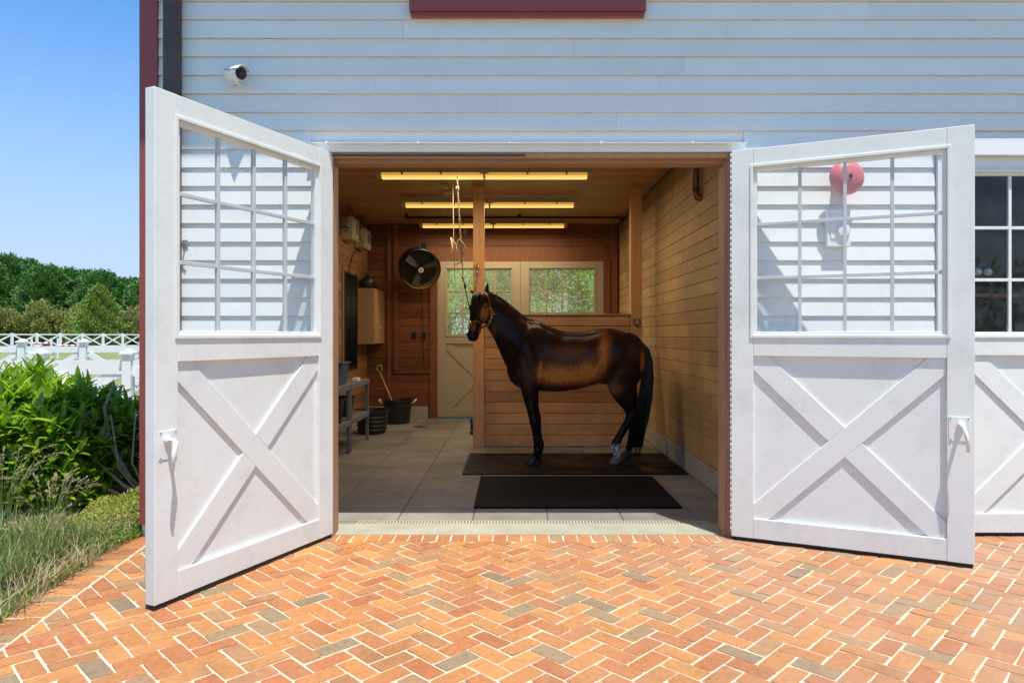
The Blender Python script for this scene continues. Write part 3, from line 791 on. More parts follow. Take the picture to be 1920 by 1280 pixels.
lamp(7.95, 'nearest of the three long yellowish ceiling lights')
lamp(9.72, 'middle one of the three long yellowish ceiling lights')
lamp(11.55, 'farthest of the three long yellowish ceiling lights, by the back wall')

def post(x0, x1, label):
    y0 = 9.07-CD; t = thing('wooden_post', label, 'post', ((x0+x1)/2, y0+.07, 0))
    MB().box(x0, x1, y0, y0+.145, 0, ZC-.002).build('shaft', M['post'], t, .006); return t
post(-.527, -.380, 'square cedar post from floor to ceiling behind the horse head')
post(1.554, 1.700, 'square cedar post near the right wall with a horseshoe hook on it')
t = thing('stall_partition', 'low wall of twelve horizontal cedar planks behind the horse', 'partition', (.6, 4.1, 0))
z = .005
for k in range(12):
    MB().box(-.378, 1.552, 4.05, 4.10, z+.005, z+.142).build('plank', M['plank'], t, .004, seg=1); z += .1445
MB().box(-.376, 1.550, 4.101, 4.12, .01, z-.01).build('backing', M['dark_trim'], t)
MB().box(-.378, 1.552, 4.03, 4.13, z+.001, z+.018).build('cap', M['plank'], t, .003)
sc = MB()
for k in range(12):
    for xx in (-.35, .06, .46, .86, 1.26, 1.52):
        for dz in (.03,.115): sc.lathe([(.005,0),(.004,.002),(0,.003)], (xx+rs.uniform(-.01,.01), 4.05, .005+k*.1445+dz), (0,-1,0), 6)
sc.build('screws', M['steel'], t); t.children[-1]['kind'] = 'stuff'
# planks of the far right pocket wall beyond the post
t = thing('horseshoe_hook', 'small horseshoe hook screwed to the right cedar post', 'hook', (1.627, 4.02, 1.66))
pts = [Vector((1.627+.045*math.sin(a), 4.018, 1.665-.05*math.cos(a)*-1)) for a in [R(-150+300*k/14) for k in range(15)]]
MB().tube([Vector((1.627+.042*math.sin(R(a)), 4.016, 1.655-.05*math.cos(R(a)))) for a in range(-150,151,20)], .009, 6).build('shoe', M['copper'], t, smooth=True)
MB().tube([(1.627,4.02,1.60),(1.627,3.97,1.585),(1.627,3.955,1.60),(1.627,3.955,1.63)], .006, 6).build('peg', M['copper'], t, smooth=True)
t = thing('tie_ring', 'metal tie ring with snap high on the post behind the horse head', 'ring', px(894,503,9.05))
c = px(894,503,9.03)
MB().tube([c+Vector((.035*math.cos(a),-.01,.035*math.sin(a))) for a in [2*math.pi*k/14 for k in range(15)]], .006, 6).build('ring', M['brass'], t, smooth=True)
MB().box(c.x-.02,c.x+.02,c.y-.004,c.y+.01,c.z+.02,c.z+.06).build('plate', M['brass'], t, .002)

# rubber mats
def rubber_mat(x0, x1, y0, y1, label, mat, ribs):
    t = thing('rubber_mat', label, 'mat', ((x0+x1)/2,(y0+y1)/2,0))
    MB().box(x0, x1, y0, y1, .0015, .014).build('sheet', mat, t, .004)
    if ribs:
        m = MB(); x = x0+.04
        while x < x1-.04: m.box(x, x+.016, y0+.04, y1-.04, .0142, .0175); x += .034
        o = m.build('ribs', mat, t); o['kind'] = 'stuff'
        m = MB().box(x0,x1,y0,y0+.03,.0143,.019).box(x0,x1,y1-.03,y1,.0143,.019).box(x0,x0+.03,y0+.031,y1-.031,.0143,.019).box(x1-.03,x1,y0+.031,y1-.031,.0143,.019); m.build('rim', mat, t, .003)
rubber_mat(-.335, 1.44, 5.85-CD, 7.12-CD, 'ribbed black rubber mat nearest the doorway', M['mat'], True)
rubber_mat(-.54, 1.85, 7.26-CD, 8.54-CD, 'wet black rubber mat under the horse', M['wetmat'], False)

# brown pipe with elbow, upper right
t = thing('drain_pipe', 'brown pipe with an elbow high on the right wall by the doorway', 'pipe', px(1305,370,6.9))
d = 6.9; a = px(1305,290,d); b = px(1305,362,d); c = px(1316,371,d); e = px(1336,371,d)
MB().tube([(a.x,a.y,ZC),(b.x,b.y,b.z)], .034, 14).build('riser', M['brown_metal'], t, smooth=True)
MB().tube([(b.x,b.y,b.z+.04),(b.x,b.y,b.z),(b.x+.015,b.y,b.z-.04),(c.x,c.y,c.z),(e.x,e.y,e.z)], .038, 14).build('elbow', M['copper'], t, smooth=True)
MB().tube([(e.x-.075,e.y,e.z),(e.x-.06,e.y,e.z)], .045, 14).build('clamp', M['beige'], t)
MB().tube([(e.x-.068,e.y,e.z),(e.x-.068,e.y,ZC)], .003, 6).build('hanger', M['steel'], t)
# long conduit under the ceiling
t = thing('ceiling_pipe', 'thin dark pipe running across the ceiling before the farthest light', 'pipe', (0,6.05,3.38))
MB().tube([(-1.72,6.05,3.37),(1.55,6.05,3.37),(1.72,6.2,3.40),(1.86,6.6,3.43)], .018, 10).build('run', M['black_metal'], t, smooth=True)
for xx in (-1.2,.1,1.2): MB().tube([(xx,6.05,3.39),(xx,6.05,ZC)], .004, 6).build('hanger', M['steel'], t)
MB().tube([(.1,6.05,3.36),(.1,6.05,3.42)], .03, 10).tube([(-1.72,6.05,3.36),(-1.72,6.05,3.43)], .026, 10).build('fitting', M['black_metal'], t)
t = thing('corner_conduit', 'thin dark conduit along the corner of right wall and ceiling', 'pipe', (1.84,3,3.4))
MB().tube([(1.84,.6,3.40),(1.84,6.9,3.40)], .013, 8).build('run', M['black_metal'], t)
# ceiling sensors
for xx, yy, lab in ((833,350,'small white ceiling sensor, nearer of the two beside the ropes'), (838,361,'small white ceiling sensor, farther of the two beside the ropes')):
    d = (ZC-CH-.03)*F/(HZ-yy); c = px(xx,yy,d)
    t = thing('ceiling_sensor', lab, 'sensor', (c.x,c.y,ZC), group='ceiling sensors')
    MB().box(c.x-.05,c.x+.05,c.y-.05,c.y+.05,ZC-.05,ZC-.001).build('housing', M['beige'], t, .01)
    MB().lathe([(.02,0),(.012,.015),(0,.016)], (c.x,c.y,ZC-.05), (0,0,-1), 12).build('eye', M['steel'], t)
c = px(872,434,12.16)
t = thing('smoke_alarm', 'round white alarm on the dark back wall above the back doors', 'alarm', (c.x,YB,c.z))
MB().lathe([(.05,0),(.05,.02),(.035,.035),(0,.038)], (c.x,YB-.001,c.z), (0,-1,0), 20).build('housing', M['beige'], t)

# drum fan
c = Vector((-1.60, 6.72, 2.62)); ax = Vector((.30,-.90,-.32)).normalized()
t = thing('drum_fan', 'large black drum fan with three blades on the back wall', 'fan', (c.x,YB,c.z))
R0 = .335
MB().lathe([(R0,-.13),(R0,.13),(R0+.012,.13),(R0+.012,-.13),(R0,-.13)], c, ax, 36, False).build('drum', M['black_metal'], t, smooth=True)
MB().lathe([(R0-.004,-.12),(R0-.004,.128)], c, ax, 36, False).build('inner_drum_reflection', M['fan_reflection'], t, smooth=True)
MB().lathe([(R0-.006,-.118),(0,-.119)], c, ax, 30, False).build('motor_plate', M['black'], t)
g = MB(); q = ax.to_track_quat('Z','Y').to_matrix()
for r_ in (.06,.11,.16,.21,.26,.31): g.tube([c+ax*.14+q@Vector((r_*math.cos(a), r_*math.sin(a),0)) for a in [2*math.pi*k/24 for k in range(25)]], .002, 4)
for k in range(16):
    a = 2*math.pi*k/16; g.tube([c+ax*.145+q@Vector((.05*math.cos(a),.05*math.sin(a),0)), c+ax*.135+q@Vector((R0*math.cos(a),R0*math.sin(a),0))], .002, 4)
g.build('grille', M['black_metal'], t)
for k in range(3):
    b = MB(); a0 = R(20+120*k); vs = []
    for r_, w_ in ((.06,.05),(.16,.10),(.30,.13)):
        for sg in (-1,1):
            a = a0 + sg*w_/r_/2*.9
            for th in (0,.003): vs.append(c+ax*(.03+sg*.028+th)+q@Vector((r_*math.cos(a), r_*math.sin(a),0)))
    fs = [(0,2,6,4),(4,6,10,8),(1,5,7,3),(5,9,11,7),(0,4,5,1),(4,8,9,5),(2,3,7,6),(6,7,11,10),(8,10,11,9),(0,1,3,2)]
    b.add(vs, fs).build('blade', M['grey_plastic'], t)
MB().lathe([(.055,.0),(.055,.06),(.035,.075),(0,.076)], c, ax, 18).build('hub', M['black'], t)
MB().lathe([(.045,.147),(.045,.153),(0,.154)], c, ax, 18).build('badge', M['trim'], t)
MB().lathe([(.02,.154),(.02,.156),(0,.1565)], c, ax, 12).build('badge_mark', M['bell'], t)
MB().tube([(c.x,YB-.01,c.z+.42),(c.x,c.y,c.z+.40),(c.x,c.y,c.z+.33)], .02, 8).box(c.x-.06,c.x+.06,YB-.02,YB-.001,c.z+.34,c.z+.48).build('bracket', M['black_metal'], t)
MB().tube([(c.x+.02,c.y+.1,c.z-.34),(c.x-.01,YB-.02,c.z-.7),(c.x+.02,YB-.02,1.1),(c.x+.03,YB-.02,.82)], .007, 6).build('cord', M['black'], t)
for xx, lab in ((776,'black outlet cover on the back wall, left of the pair'), (794,'black outlet cover on the back wall, right of the pair by the back door')):
    c = px(xx,628,12.15); t = thing('outlet', lab, 'outlet', (c.x,YB,c.z), group='outlets on the back wall')
    MB().box(c.x-.035,c.x+.035,YB-.035,YB-.001,c.z-.06,c.z+.06).build('cover', M['black'], t, .006)
    MB().box(c.x-.025,c.x+.025,YB-.042,YB-.0352,c.z-.045,c.z+.045).build('flap', M['black_metal'], t, .003)

# electrical panels on the left wall
def ebox(y0, y1, z0, z1, depth, label):
    t = thing('electrical_panel', label, 'electrical box', (XL,(y0+y1)/2,z0), group='electrical panels on the left wall')
    MB().box(XL-.001, XL+depth, y0, y1, z0, z1).build('cabinet', M['beige'], t, .006)
    MB().box(XL+depth+.001, XL+depth+.012, y0+.03, y1-.03, z0+.03, z1-.03).build('door', M['beige'], t, .004)
    MB().box(XL+depth+.0125, XL+depth+.016, y0+.10, y1-.08, z0+.1, z1-.07).build('inset', M['steel'], t, .002)
    for yy in (y0+.08, y0+.16, y1-.08):
        MB().tube([(XL+depth*.5, yy, z1-.001), (XL+depth*.5, yy, ZC)], .011, 8).build('conduit', M['copper'], t)
    MB().box(XL+depth*.2, XL+depth*.75, y0-.07, y0-.001, z0+.16, z1-.03).build('relay_box', M['steel'], t, .004)
    c = Vector((XL+depth*.45, y0-.075, z0+.14))
    MB().tube([c+Vector((.035*math.cos(a),-.01,.035*math.sin(a))) for a in [R(200*k/10-120) for k in range(16)]], .007, 6).build('cable', M['black'], t)
ebox(5.30, 5.72, 2.92, 3.26, .17, 'cream electrical panel high on the left wall, nearer the doorway')
ebox(6.15, 6.60, 2.90, 3.22, .17, 'cream electrical panel high on the left wall, nearer the fan')
c = px(629.5,357,9.98); t = thing('small_switch_box', 'small pale box above the nearer electrical panel', 'electrical box', (XL,c.y,c.z))
MB().box(XL,XL+.06,c.y-.05,c.y+.05,c.z-.05,c.z+.05).build('box', M['beige'], t, .006)
MB().tube([(XL+.03,c.y,c.z+.05),(XL+.03,c.y,ZC)], .011, 8).build('conduit', M['copper'], t)
MB().tube([(XL+.1,6.2,2.92),(XL+.02,5.95,2.75),(XL+.02,5.72,2.5),(XL+.02,5.7,2.44)], .008, 6).build('panel_cable', M['black'], bpy.data.objects['electrical_panel.001'])

# barred black window in the left wall
t = thing('barred_window', 'tall black barred stall window in the left wall', 'window', (XL,5.85,.95))
y0, y1, z0, z1 = 5.39, 6.26, .95, 2.45
MB().box(XL,XL+.03,y0,y0+.05,z0,z1).box(XL,XL+.03,y1-.05,y1,z0,z1).box(XL,XL+.03,y0+.05,y1-.05,z0,z0+.05).box(XL,XL+.03,y0+.05,y1-.05,z1-.05,z1).build('frame', M['black_metal'], t, .003)
MB().box(XL+.001,XL+.006,y0+.05,y1-.05,z0+.05,z1-.05).build('mesh_panel', M['black'], t)
for k in range(9):
    yy = y0+.1+k*(y1-y0-.2)/8; MB().tube([(XL+.018,yy,z0+.05),(XL+.018,yy,z1-.05)], .008, 8).build('bar', M['black_metal'], t, smooth=True)
MB().box(XL,XL+.022,y0-.07,y0-.003,z0-.05,z1+.07).box(XL,XL+.022,y1+.002,y1+.018,z0-.05,z1+.07).build('casing', M['cedar_left'], t, .003)
# cabinet
t = thing('wall_cabinet', 'pale wooden wall cabinet in the back left corner', 'cabinet', (-2.44,6.7,1.33))
MB().box(XL,-2.30,6.29,YB-.005,1.33,2.25).build('carcass', M['cab'], t, .004)
for a_, b_ in ((6.30,6.72),(6.725,YB-.02)):
    dd = MB().box(-2.2995,-2.28,a_,b_,1.34,2.24).build('door', M['cab'], t, .004)
    MB().box(-2.2795,-2.277,a_+.06,b_-.06,1.41,2.17).build('door_panel', M['cab'], dd, .002)
MB().tube([(-2.27,6.69,1.5),(-2.25,6.69,1.52),(-2.25,6.69,1.6),(-2.27,6.69,1.62)], .006, 6).build('handle', M['steel'], t)
t = thing('helmet_bag', 'black rounded bag resting on top of the wall cabinet', 'bag', (-2.44,6.5,2.25))
m = MB().ball((-2.44,6.52,2.35), .13, 16, 10, (.95,1.2,.9)); m.ball((-2.42,6.75,2.31), .09, 12, 8, (1,1.3,.7)); m.build('body', M['black'], t, smooth=True)
MB().tube([(-2.44,6.42,2.45),(-2.44,6.5,2.50),(-2.44,6.6,2.46)], .012, 6).build('strap', M['black'], t)

# grey plastic bench in two units
def bench(y0, y1, label):
    t = thing('shelf_bench', label, 'bench', (-2.27,(y0+y1)/2,0), group='plastic shelf benches along the left wall')
    x0, x1 = -2.50, -2.03
    for nm, z in (('top', .86), ('shelf', .41)):
        MB().box(x0,x1,y0,y1,z-.02,z).box(x1-.022,x1-.001,y0,y1,z-.065,z-.0205).box(x0,x0+.02,y0,y1,z-.065,z-.0205).box(x0+.021,x1-.023,y0,y0+.02,z-.065,z-.0205).box(x0+.021,x1-.023,y1-.02,y1,z-.065,z-.0205).build(nm, M['grey_plastic'], t, .004)
    for x in (x0+.03, x1-.03):
        for y in (y0+.035, y1-.035):
            MB().box(x-.02,x+.02,y-.02,y+.02,0,.34).box(x-.02,x+.02,y-.02,y+.02,.4105,.794).build('leg', M['grey_plastic'], t, .004)
bench(2.62, 3.60, 'grey plastic shelf bench section nearer the doorway with blue bin on it')
bench(3.62, 4.70, 'grey plastic shelf bench section farther from the doorway, by the ribbed tub')
t = thing('bin', 'blue plastic bin standing on the grey bench', 'bin', (-2.25,3.55,.862))
MB().prism([(-2.40,.862),(-2.13,.862),(-2.09,1.12),(-2.44,1.12)], 'y', 3.36, 3.76).build('body', M['blue'], t, .012)
MB().box(-2.455,-2.075,3.345,3.775,1.121,1.14).build('rim', M['blue'], t, .004)
t = thing('sponge_box', 'small white box lying on the far end of the grey bench', 'box', (-2.2,4.2,.862))
MB().box(-2.14,-2.06,4.1,4.25,.862,.90).build('body', M['trim'], t, .006); MB().box(-2.135,-2.065,4.105,4.245,.9005,.908).build('lid', M['ballw'], t, .003)
def bucket(x, y, z, r, h, label, mat, cat='bucket', nm='bucket', bail=True):
    t = thing(nm, label, cat, (x,y,z))
    MB().lathe([(r*.78,0),(r*.8,.01),(r*.98,h-.03),(r*1.05,h-.03),(r*1.05,h),(r*.97,h),(r*.95,h-.02),(r*.76,.015),(0,.015)], (x,y,z), (0,0,1), 28).build('body', mat, t, smooth=False)
    if bail: MB().tube([(x-r*1.03*math.cos(a), y-r*.5*math.sin(a), z+h-.02-.05*math.sin(a)) for a in [math.pi*k/10 for k in range(11)]], .004, 6).build('handle', M['steel'], t)
    return t
bucket(-2.2,3.3,.412,.15,.30,'dark bucket on the lower shelf below the blue bin',M['black'])
bucket(-2.23,4.0,.412,.14,.26,'dark bucket on the lower shelf of the far bench section',M['black'])
t = bucket(-2.13,5.35,0,.25,.36,'black ribbed tub on the floor between bench and muck tub',M['black'],'tub','ribbed_tub',False)
for k in range(4): MB().lathe([(.205+.008*k+.012,0),(.205+.008*k+.02,.015),(.205+.008*k+.012,.03)], (-2.13,5.35,.05+k*.062), (0,0,1), 28, False).build('rib', M['black'], t)
t = bucket(-1.94,6.55,0,.245,.40,'black muck tub with tan rope handles by the back wall',M['black'],'tub','muck_tub',False)
for sg in (-1,1):
    MB().tube([(-1.94+sg*.245,6.45,.34),(-1.94+sg*.30,6.47,.38),(-1.94+sg*.31,6.55,.40),(-1.94+sg*.30,6.63,.38),(-1.94+sg*.245,6.65,.34)], .014, 8).build('rope_handle', M['rope'], t, smooth=True)
t = thing('pitchfork', 'fork with a pale handle and green grip standing in the muck tub', 'fork', (-2.06,6.55,.3))
a = px(735,752,11.6); b = px(712,697,11.75)
MB().tube([a+Vector((.06,0,-.28)), a, b], .014, 8).build('shaft', M['cab'], t, smooth=True)
c = b; MB().tube([c, c+Vector((-.045,0,.03)), c+Vector((-.05,0,.10)), c+Vector((.03,0,.11)), c+Vector((.04,0,.03)), c], .013, 8).build('grip', M['green_grip'], t, smooth=True)
# boot scraper by the post, floor drain
t = thing('rubber_boot', 'black rubber boot on the floor behind the middle post', 'boot', (-.62,5.3,0))
MB().tube([(-.60,5.3,.22),(-.60,5.3,.10),(-.60,5.28,.04)], [.045,.04,.036], 12).build('shaft', M['black'], t, smooth=True)
MB().ball((-.61,5.24,.035), .038, 12, 8, (1,2.2,.9)).build('foot', M['black'], t, smooth=True)
t = thing('floor_drain', 'small round dark drain cover in the floor near the muck tub', 'drain', (-1.50,6.05,0))
MB().lathe([(.11,0.001),(.11,.004),(0,.004)], (-1.50,6.05,0), (0,0,1), 24).build('plate', M['copper'], t)
MB().lathe([(.05,.0045),(.05,.006),(0,.006)], (-1.50,6.05,0), (0,0,1), 16).build('cap', M['black_metal'], t)
# ropes from the ceiling
def rope(label, pts, mat, r=.006, knots=(), nm='rope'):
    t = thing(nm, label, 'rope', pts[0])
    # sag a little and add twist thickness
    MB().tube(pts, r, 6).build('line', mat, t, smooth=True)
    for k in knots:
        MB().ball(k, r*2.6, 8, 6, (1,1,1.3)).build('knot', mat, t, smooth=True)
    return t
d = 7.9
hz = lambda x, y, dd=7.95: px(840+x/3.048, 500+y/3.048, dd)
p = lambda x, y, dd=d: px(x, y, dd)
t = rope('pale rope hanging from ceiling beside the post, nearer of the two', [(p(856,300).x,p(856,300).y,ZC-.001), p(858,345), p(862,420), p(866,480), p(869,525)], M['rope'], .0075, [p(858,353), p(868,520)])
MB().tube([p(862,448), p(858,452), p(863,468), p(866,492), p(856,495)], .007, 6).tube([p(862,448), p(872,462), p(874,474), p(868,478), p(864,460)], .007, 6).tube([p(866,480),p(864,492),p(853,496)], .007, 6).build('bow', M['rope'], t, smooth=True)
t = rope('pale rope hanging from ceiling beside the post, farther and thinner one', [(p(849,300,8.3).x,p(849,300,8.3).y,ZC-.001), p(850,400,8.3), p(852,520,8.3)], M['rope'], .005)
MB().tube([p(845,445,8.3), p(848,462,8.3), p(846,490,8.3)], .006, 6).tube([p(845,445,8.3), p(855,458,8.3), p(858,476,8.3), p(851,478,8.3), p(847,452,8.3)], .006, 6).tube([p(850,490,8.3),p(837,494,8.3)], .005, 6).build('bow', M['rope'], t, smooth=True)

# ------------------------------------------------------------------ horse
def hp(x, y, dd): return px(840+x/3.048, 500+y/3.048, dd)
U = 7.95/F/3.048        # metres per zoomed pixel at the horse
class Loft:
    def __init__(s): s.v = []; s.f = []
    def rings(s, rings):
        n = len(rings[0]); b = len(s.v)
        for r in rings: s.v += [tuple(p) for p in r]
        for i in range(len(rings)-1):
            for j in range(n):
                s.f.append((b+i*n+j, b+i*n+(j+1)%n, b+(i+1)*n+(j+1)%n, b+(i+1)*n+j))
        s.f.append(tuple(range(b, b+n))[::-1]); k = b+(len(rings)-1)*n; s.f.append(tuple(range(k, k+n)))
N_ = 28
def ell(c, a, b, ra, rb, e=2.0):
    out = []
    for j in range(N_):
        t = 2*math.pi*j/N_; ct, st = math.cos(t), math.sin(t)
        x = math.copysign(abs(ct)**(2/e), ct); y = math.copysign(abs(st)**(2/e), st)
        out.append(c + a*(ra*x) + b*(rb*y))
    return out
def smooth_stations(st, sub=4):
    """Catmull-Rom through rows of numbers"""
    A = np.array(st, float); P_ = np.vstack([2*A[0]-A[1], A, 2*A[-1]-A[-2]]); out = []
    for i in range(1, len(P_)-2):
        for k in range(sub):
            t = k/sub; p0, p1, p2, p3 = P_[i-1], P_[i], P_[i+1], P_[i+2]
            out.append(.5*((2*p1)+(-p0+p2)*t+(2*p0-5*p1+4*p2-p3)*t*t+(-p0+3*p1-3*p2+p3)*t**3))
    out.append(A[-1]); return out
YV = Vector((0,1,0)); ZV = Vector((0,0,1)); XV = Vector((1,0,0))
H = Loft()
# trunk: x, top, bottom, half width, shape
tr = [(338,520,610,.07),(358,455,650,.14),(395,380,685,.195),(440,325,703,.225),(500,308,708,.255),(570,336,712,.285),(650,364,712,.305),(730,371,703,.315),
      (800,364,685,.31),(860,354,668,.30),(920,351,650,.295),(980,362,645,.29),(1035,382,640,.255),(1080,405,615,.205),(1112,430,570,.13),(1128,455,520,.06)]
rg = []
for x, tp, bt, w in smooth_stations(tr):
    c = hp(x, (tp+bt)/2, 7.97); rg.append(ell(c, YV, ZV, max(w,.02), (bt-tp)/2*U, 2.15))
H.rings(rg)
# neck: upper and lower outline points, half width, depth shift towards the camera
nk = [(500,312,400,660,.20,0),(455,302,350,600,.185,0),(410,272,318,540,.15,-.01),(362,232,292,480,.12,-.03),(315,196,268,425,.100,-.06),(270,168,240,375,.085,-.09),(232,150,215,330,.075,-.12),(205,150,190,270,.05,-.14)]
rg = []
for x1, y1, x2, y2, w, dy in smooth_stations(nk):
    c = hp((x1+x2)/2, (y1+y2)/2, 7.97+dy); a = hp(x1, y1, 7.97+dy); up = (a-c); r = up.length; up.normalize()
    rg.append(ell(c, YV, up, w, r, 2.0))
H.rings(rg)
# head, turned towards the camera
ph = R(38); fwd = Vector((-math.sin(ph), -math.cos(ph), 0)); lat = Vector((math.cos(ph), -math.sin(ph), 0))
HD = 7.86
hs = [(200,142,.045,.05,.0),(197,160,.080,.085,.01),(192,190,.098,.115,.02),(188,225,.112,.135,.025),(184,255,.104,.140,.028),(179,285,.088,.125,.035),(174,315,.072,.098,.045),(170,340,.062,.082,.058),(166,365,.058,.074,.066),(162,388,.062,.072,.068),(160,405,.060,.064,.066),(160,418,.046,.048,.062),(162,426,.022,.026,.058)]
rg = []
def head_c(x, y, f): return hp(x, y, HD) + fwd*f
for x, y, w, dp, f in smooth_stations(hs):
    rg.append(ell(head_c(x+14 if y < 300 else x+6, y, f), lat, fwd + Vector((0,0,-.15)), w, dp, 2.3))
H.rings(rg)
def ellipsoid(c, ax, rad):
    """ax: 3 vectors"""
    rr = []
    for i in range(1, 12):
        th = math.pi*i/12; rr.append(ell(c + ax[2]*(rad[2]*-math.cos(th)), ax[0], ax[1], rad[0]*math.sin(th), rad[1]*math.sin(th)))
    H.rings(rr)
I3 = (XV, YV, ZV)
eyeL = head_c(196, 232, .075) + lat*.098; eyeR = head_c(196, 232, .075) - lat*.098
for e in (eyeL, eyeR): ellipsoid(e + Vector((0,0,.008)), (lat, fwd, ZV), (.024,.040,.026))
# cheek bone plates, nostrils rims
for s_ in (-1,1):
    ellipsoid(head_c(196, 268, -.05)+lat*s_*.055, (lat, fwd, ZV), (.045,.085,.095))
    ellipsoid(head_c(164, 385, .095)+lat*s_*.034, (lat, fwd, ZV), (.026,.026,.034))
ellipsoid(head_c(163, 414, .085), (lat, fwd, ZV), (.046,.036,.026))
# ears
def ear(base, tip, w):
    d_ = (tip-base); L_ = d_.length; d_.normalize(); s1 = d_.cross(fwd).normalized(); s2 = s1.cross(d_)
    rr = []
    for t_, k in ((0,.7),(.15,.95),(.35,1),(.6,.8),(.8,.5),(.93,.25),(1,.06)): rr.append(ell(base+d_*(L_*t_), s1, s2, w*k, w*.55*k))
    H.rings(rr)
ear(hp(218,165,7.84), hp(228,82,7.80), .034)
ear(hp(160,165,7.93), hp(124,128,7.93), .030)
# muscles
ellipsoid(hp(430,560,7.97)+Vector((0,-.115,0)), I3, (.15,.11,.24)); ellipsoid(hp(430,560,7.97)+Vector((0,.115,0)), I3, (.15,.11,.24))
ellipsoid(hp(388,608,7.97)+Vector((0,-.07,0)), I3, (.085,.085,.13)); ellipsoid(hp(388,608,7.97)+Vector((0,.07,0)), I3, (.085,.085,.13))
for s_ in (-1,1):
    ellipsoid(hp(1010,500,7.97)+Vector((0,s_*.12,0)), I3, (.22,.155,.26))
    ellipsoid(hp(1055,520,7.97)+Vector((0,s_*.10,0)), I3, (.13,.13,.22))
ellipsoid(hp(890,645,7.97), (XV,YV,ZV), (.085,.05,.055))      # sheath
# legs: x, y (zoomed px at own depth), rx, ry, depth
def leg(st):
    rg = []; S = smooth_stations(st)
    for i, (x, y, rx, ry, dd) in enumerate(S):
        c = hp(x, y, dd); a = hp(S[max(i-1,0)][0], S[max(i-1,0)][1], dd); b = hp(S[min(i+1,len(S)-1)][0], S[min(i+1,len(S)-1)][1], dd)
        t_ = (b-a).normalized(); side = YV; fx = t_.cross(side).normalized()
        rg.append(ell(c, fx, side, rx, ry, 2.1))
    H.rings(rg)
leg([(440,520,.15,.07,7.86),(452,600,.135,.085,7.84),(460,670,.108,.080,7.83),(466,730,.083,.066,7.83),(474,790,.064,.055,7.83),(484,845,.053,.048,7.83),(492,880,.058,.052,7.83),(497,905,.054,.050,7.83),(501,940,.044,.038,7.83),(506,990,.040,.034,7.83),(510,1030,.043,.037,7.83),(512,1052,.050,.044,7.83),(506,1075,.036,.034,7.83),(496,1098,.038,.038,7.83)])
leg([(462,520,.14,.07,8.06),(470,600,.12,.085,8.08),(477,670,.095,.075,8.09),(482,730,.078,.062,8.09),(488,790,.064,.052,8.09),(496,830,.056,.048,8.09),(503,862,.060,.050,8.09),(508,890,.054,.046,8.09),(514,930,.042,.034,8.09),(522,980,.038,.031,8.09),(528,1012,.046,.040,8.09),(529,1035,.040,.038,8.09),(525,1055,.034,.032,8.09),(520,1072,.038,.038,8.09)])
# near hind: hock at (1050,845), cannon sloping forward to the white sock
leg([(1010,470,.20,.09,7.87),(1008,540,.215,.125,7.85),(1000,600,.205,.125,7.84),(990,650,.175,.110,7.84),(996,700,.145,.092,7.84),(1012,745,.115,.075,7.84),(1032,790,.080,.058,7.84),(1047,825,.070,.050,7.85),(1052,852,.070,.050,7.85),(1036,880,.057,.044,7.85),(1012,915,.048,.038,7.85),(988,955,.045,.036,7.85),(966,995,.048,.040,7.85),(954,1028,.057,.048,7.85),(958,1052,.048,.042,7.85),(966,1078,.044,.044,7.85),(972,1094,.048,.048,7.85)])
leg([(1030,470,.18,.09,8.10),(1030,540,.20,.12,8.12),(1025,600,.19,.12,8.14),(1015,650,.155,.105,8.15),(1022,700,.125,.088,8.17),(1040,750,.095,.070,8.19),(1058,795,.068,.055,8.2),(1068,828,.060,.046,8.2),(1064,852,.052,.042,8.2),(1056,890,.040,.035,8.2),(1050,940,.035,.032,8.2),(1045,985,.040,.036,8.2),(1042,1010,.046,.042,8.2),(1036,1035,.038,.036,8.2),(1030,1052,.040,.042,8.2)])
me = bpy.data.meshes.new('tmp'); me.from_pydata(H.v, [], H.f)
bm = bmesh.new(); bm.from_mesh(me); bmesh.ops.recalc_face_normals(bm, faces=bm.faces); bm.to_mesh(me); bm.free()
tmp = bpy.data.objects.new('tmp', me); COL.objects.link(tmp)
r_ = tmp.modifiers.new('r', 'REMESH'); r_.mode = 'VOXEL'; r_.voxel_size = .0105
s_ = tmp.modifiers.new('s', 'SMOOTH'); s_.iterations = 12; s_.factor = .5
dg = bpy.context.evaluated_depsgraph_get(); dg.update()
hm = bpy.data.meshes.new_from_object(tmp.evaluated_get(dg)); hm.name = 'body'
bpy.data.objects.remove(tmp)
co = np.empty(len(hm.vertices)*3); hm.vertices.foreach_get('co', co); co = co.reshape(-1,3)
dep = co[:,1]+CD
zx = (CX + co[:,0]*F/7.97 - 840)*3.048; zy = (HZ - (co[:,2]-CH)*F/7.97 - 500)*3.048
def g2(x, y, sx, sy, ang=0):
    c_, s_ = math.cos(ang), math.sin(ang); dx, dy = zx-x, zy-y; u = dx*c_+dy*s_; v = -dx*s_+dy*c_
    return np.exp(-(u/sx)**2-(v/sy)**2)
def mixa(c, w, t): return c*(1-w[:,None]) + np.array(t)[None,:]*w[:,None]
no = np.empty(len(co)*3); hm.vertices.foreach_get('normal', no); no = no.reshape(-1,3)
torso = (co[:,2] > .55)
